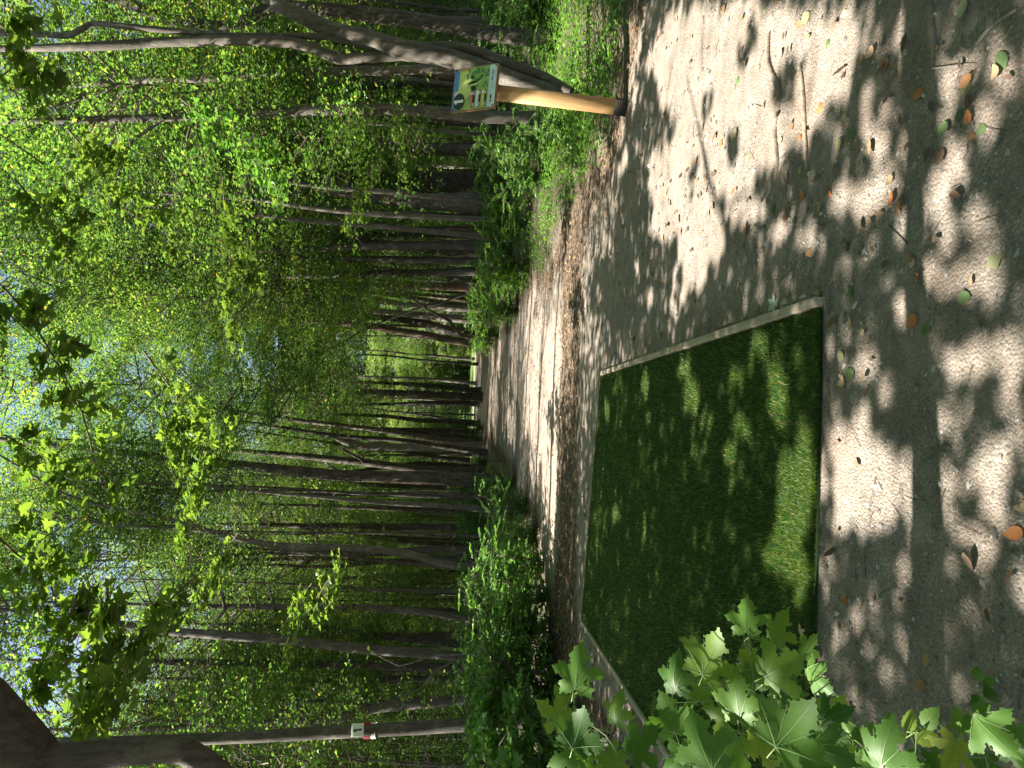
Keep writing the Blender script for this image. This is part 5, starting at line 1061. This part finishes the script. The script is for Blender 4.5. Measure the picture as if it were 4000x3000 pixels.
plant('maple_sapling', 'slim maple sapling with a lone bright leaf at its tip', 'maple sapling', [(*Z8(545, 1200), 1.55), (*Z8(545, 1340), 1.6), (*Z8(600, 1560), 1.65), (*Z8(700, 1760), 1.7), (*Z8(1100, 2000), 1.75)], 0, 0.004,
  [L8(560, 1040, 310, -0.05, -1, 1.5, 0.75), L8(395, 1330, 260, -0.8, -0.3, 1.6), L8(570, 1420, 290, 0.3, -1, 1.5, 0.7), L8(800, 1290, 230, 0.1, -1, 1.6), L8(960, 1500, 300, 1, -0.75, 1.5, 0.5), L8(490, 1600, 260, -0.9, 0.3, 1.5), L8(690, 1560, 190, 0.8, 0.6, 1.7), L8(450, 1210, 160, -1, -0.6, 1.75), L8(800, 1640, 240, 0.7, 0.7, 1.6), L8(600, 1720, 250, -0.3, 1, 1.5)], HM)
plant('maple_sapling', 'bushy maple sapling of many broad leaves hanging over the turf', 'maple sapling', [(*Z8(1620, 850), 1.75), (*Z8(1640, 1000), 1.72), (*Z8(1655, 1180), 1.7), (*Z8(1700, 1450), 1.66), (*Z8(1780, 1680), 1.62), (*Z8(2000, 1900), 1.6), (*Z8(2350, 2100), 1.6)], 0, 0.006,
  [L8(1600, 720, 240, -0.1, -1, 1.8, 0.7), L8(1800, 790, 260, 0.6, -0.8, 1.85, 0.35), L8(1390, 960, 340, 0.5, -1, 1.55, 0.6), L8(1160, 1070, 270, -0.1, -1, 1.75), L8(1820, 1040, 350, 0.9, -0.45, 1.55, 0.6), L8(2040, 1120, 250, 1, 0.1, 1.6, 0.4), L8(1130, 1330, 270, -0.5, -0.9, 1.7),
   L8(1310, 1200, 210, -0.7, 0.5, 1.85), L8(1545, 1220, 330, -0.2, -1, 1.6), L8(1320, 1500, 400, -0.6, -0.9, 1.3, 0.65), L8(1900, 1400, 430, 0.7, -0.75, 1.2, 0.7), L8(2130, 1340, 280, 0.8, -0.2, 1.5), L8(1660, 1120, 200, 0.9, 0.2, 1.75), L8(1600, 980, 170, -0.8, -0.5, 1.85), L8(1500, 1600, 330, -0.2, 1, 1.4), L8(1720, 1560, 280, 0.6, 0.8, 1.5),
   L8(2120, 1570, 330, 0.9, 0.4, 1.35), L8(1180, 1620, 260, -0.8, 0.5, 1.6), L8(1430, 1330, 200, -0.9, -0.1, 1.8), L8(1850, 1230, 240, 0.3, 0.9, 1.75), L8(1990, 900, 180, 1, -0.5, 1.9, 0.4), L8(1640, 1420, 220, 0.1, 1, 1.7), L8(1960, 1720, 380, 0.5, 1, 1.3)], HM)
plant('maple_sapling', 'low maple sapling with dark broad leaves at the left of the near shaded gravel', 'maple sapling', [(*ZB(800, 1330), 1.65), (*ZB(900, 1500), 1.68), (*ZB(1000, 1720), 1.7), (*ZB(1200, 1900), 1.7)], 0, 0.004,
  [LB(720, 1170, 310, 0.6, -0.9, 1.7), LB(1120, 1440, 470, 0.3, -1, 1.45, 0.65), LB(860, 1380, 260, 0.9, -0.1, 1.75), LB(700, 1530, 330, -0.5, 0.9, 1.5), LB(950, 1640, 330, 0.6, 0.8, 1.5), LB(1340, 1600, 300, 1, 0.4, 1.6), LB(540, 1330, 260, -0.6, -0.7, 1.75), LB(820, 1290, 130, 0.3, 0.4, 1.6), LB(1000, 1330, 160, 0.2, -0.9, 1.8)], HM)
plant('maple_sapling', 'rightmost low maple sapling with toothed leaves in the near left corner', 'maple sapling', [(*ZB(1890, 1460), 1.5), (*ZB(1930, 1600), 1.55), (*ZB(1900, 1800), 1.6)], 0, 0.003,
  [LB(1960, 1340, 430, 0.9, 0.5, 1.4, 0.65), LB(1700, 1230, 220, -0.8, -0.8, 1.7), LB(1650, 1500, 330, -0.4, 0.9, 1.5), LB(2160, 1330, 240, 0.9, -0.3, 1.7), LB(2150, 1530, 230, 0.8, 0.8, 1.4), LB(1480, 1580, 240, -0.9, 0.6, 1.6), LB(1900, 1600, 260, 0.1, 1, 1.6)], HM)
plant('bramble', 'bramble shoot with three toothed leaflets beside the near shaded gravel', 'bramble', [(*ZB(1370, 1320), 1.55), (*ZB(1360, 1500), 1.58), (*ZB(1340, 1800), 1.6)], 0, 0.002,
  [LB(1150, 1270, 190, -0.1, -1, 1.6), LB(1310, 1240, 200, -0.15, -1, 1.6), LB(1470, 1220, 250, 0.9, -0.7, 1.55), LB(1450, 1370, 240, 0.9, 0.3, 1.55), LB(1220, 1370, 170, -0.8, 0.4, 1.65)], HB)
plant('seedling', 'tiny seedling with five smooth oval leaves on the near gravel', 'seedling', [(*ZB(1880, 960), 1.92), (*ZB(1888, 1050), 1.93), (*ZB(1900, 1130), 1.94)], 0, 0.0016,
  [LB(1845, 870, 120, -0.3, -1, 1.92), LB(1935, 930, 110, 1, -0.2, 1.92), LB(1945, 1030, 140, 0.9, 0.5, 1.93), LB(1835, 1070, 100, -0.4, 0.8, 1.94), LB(1810, 1100, 70, -0.8, 0.6, 1.95)], HO)
bpy.context.view_layer.update()
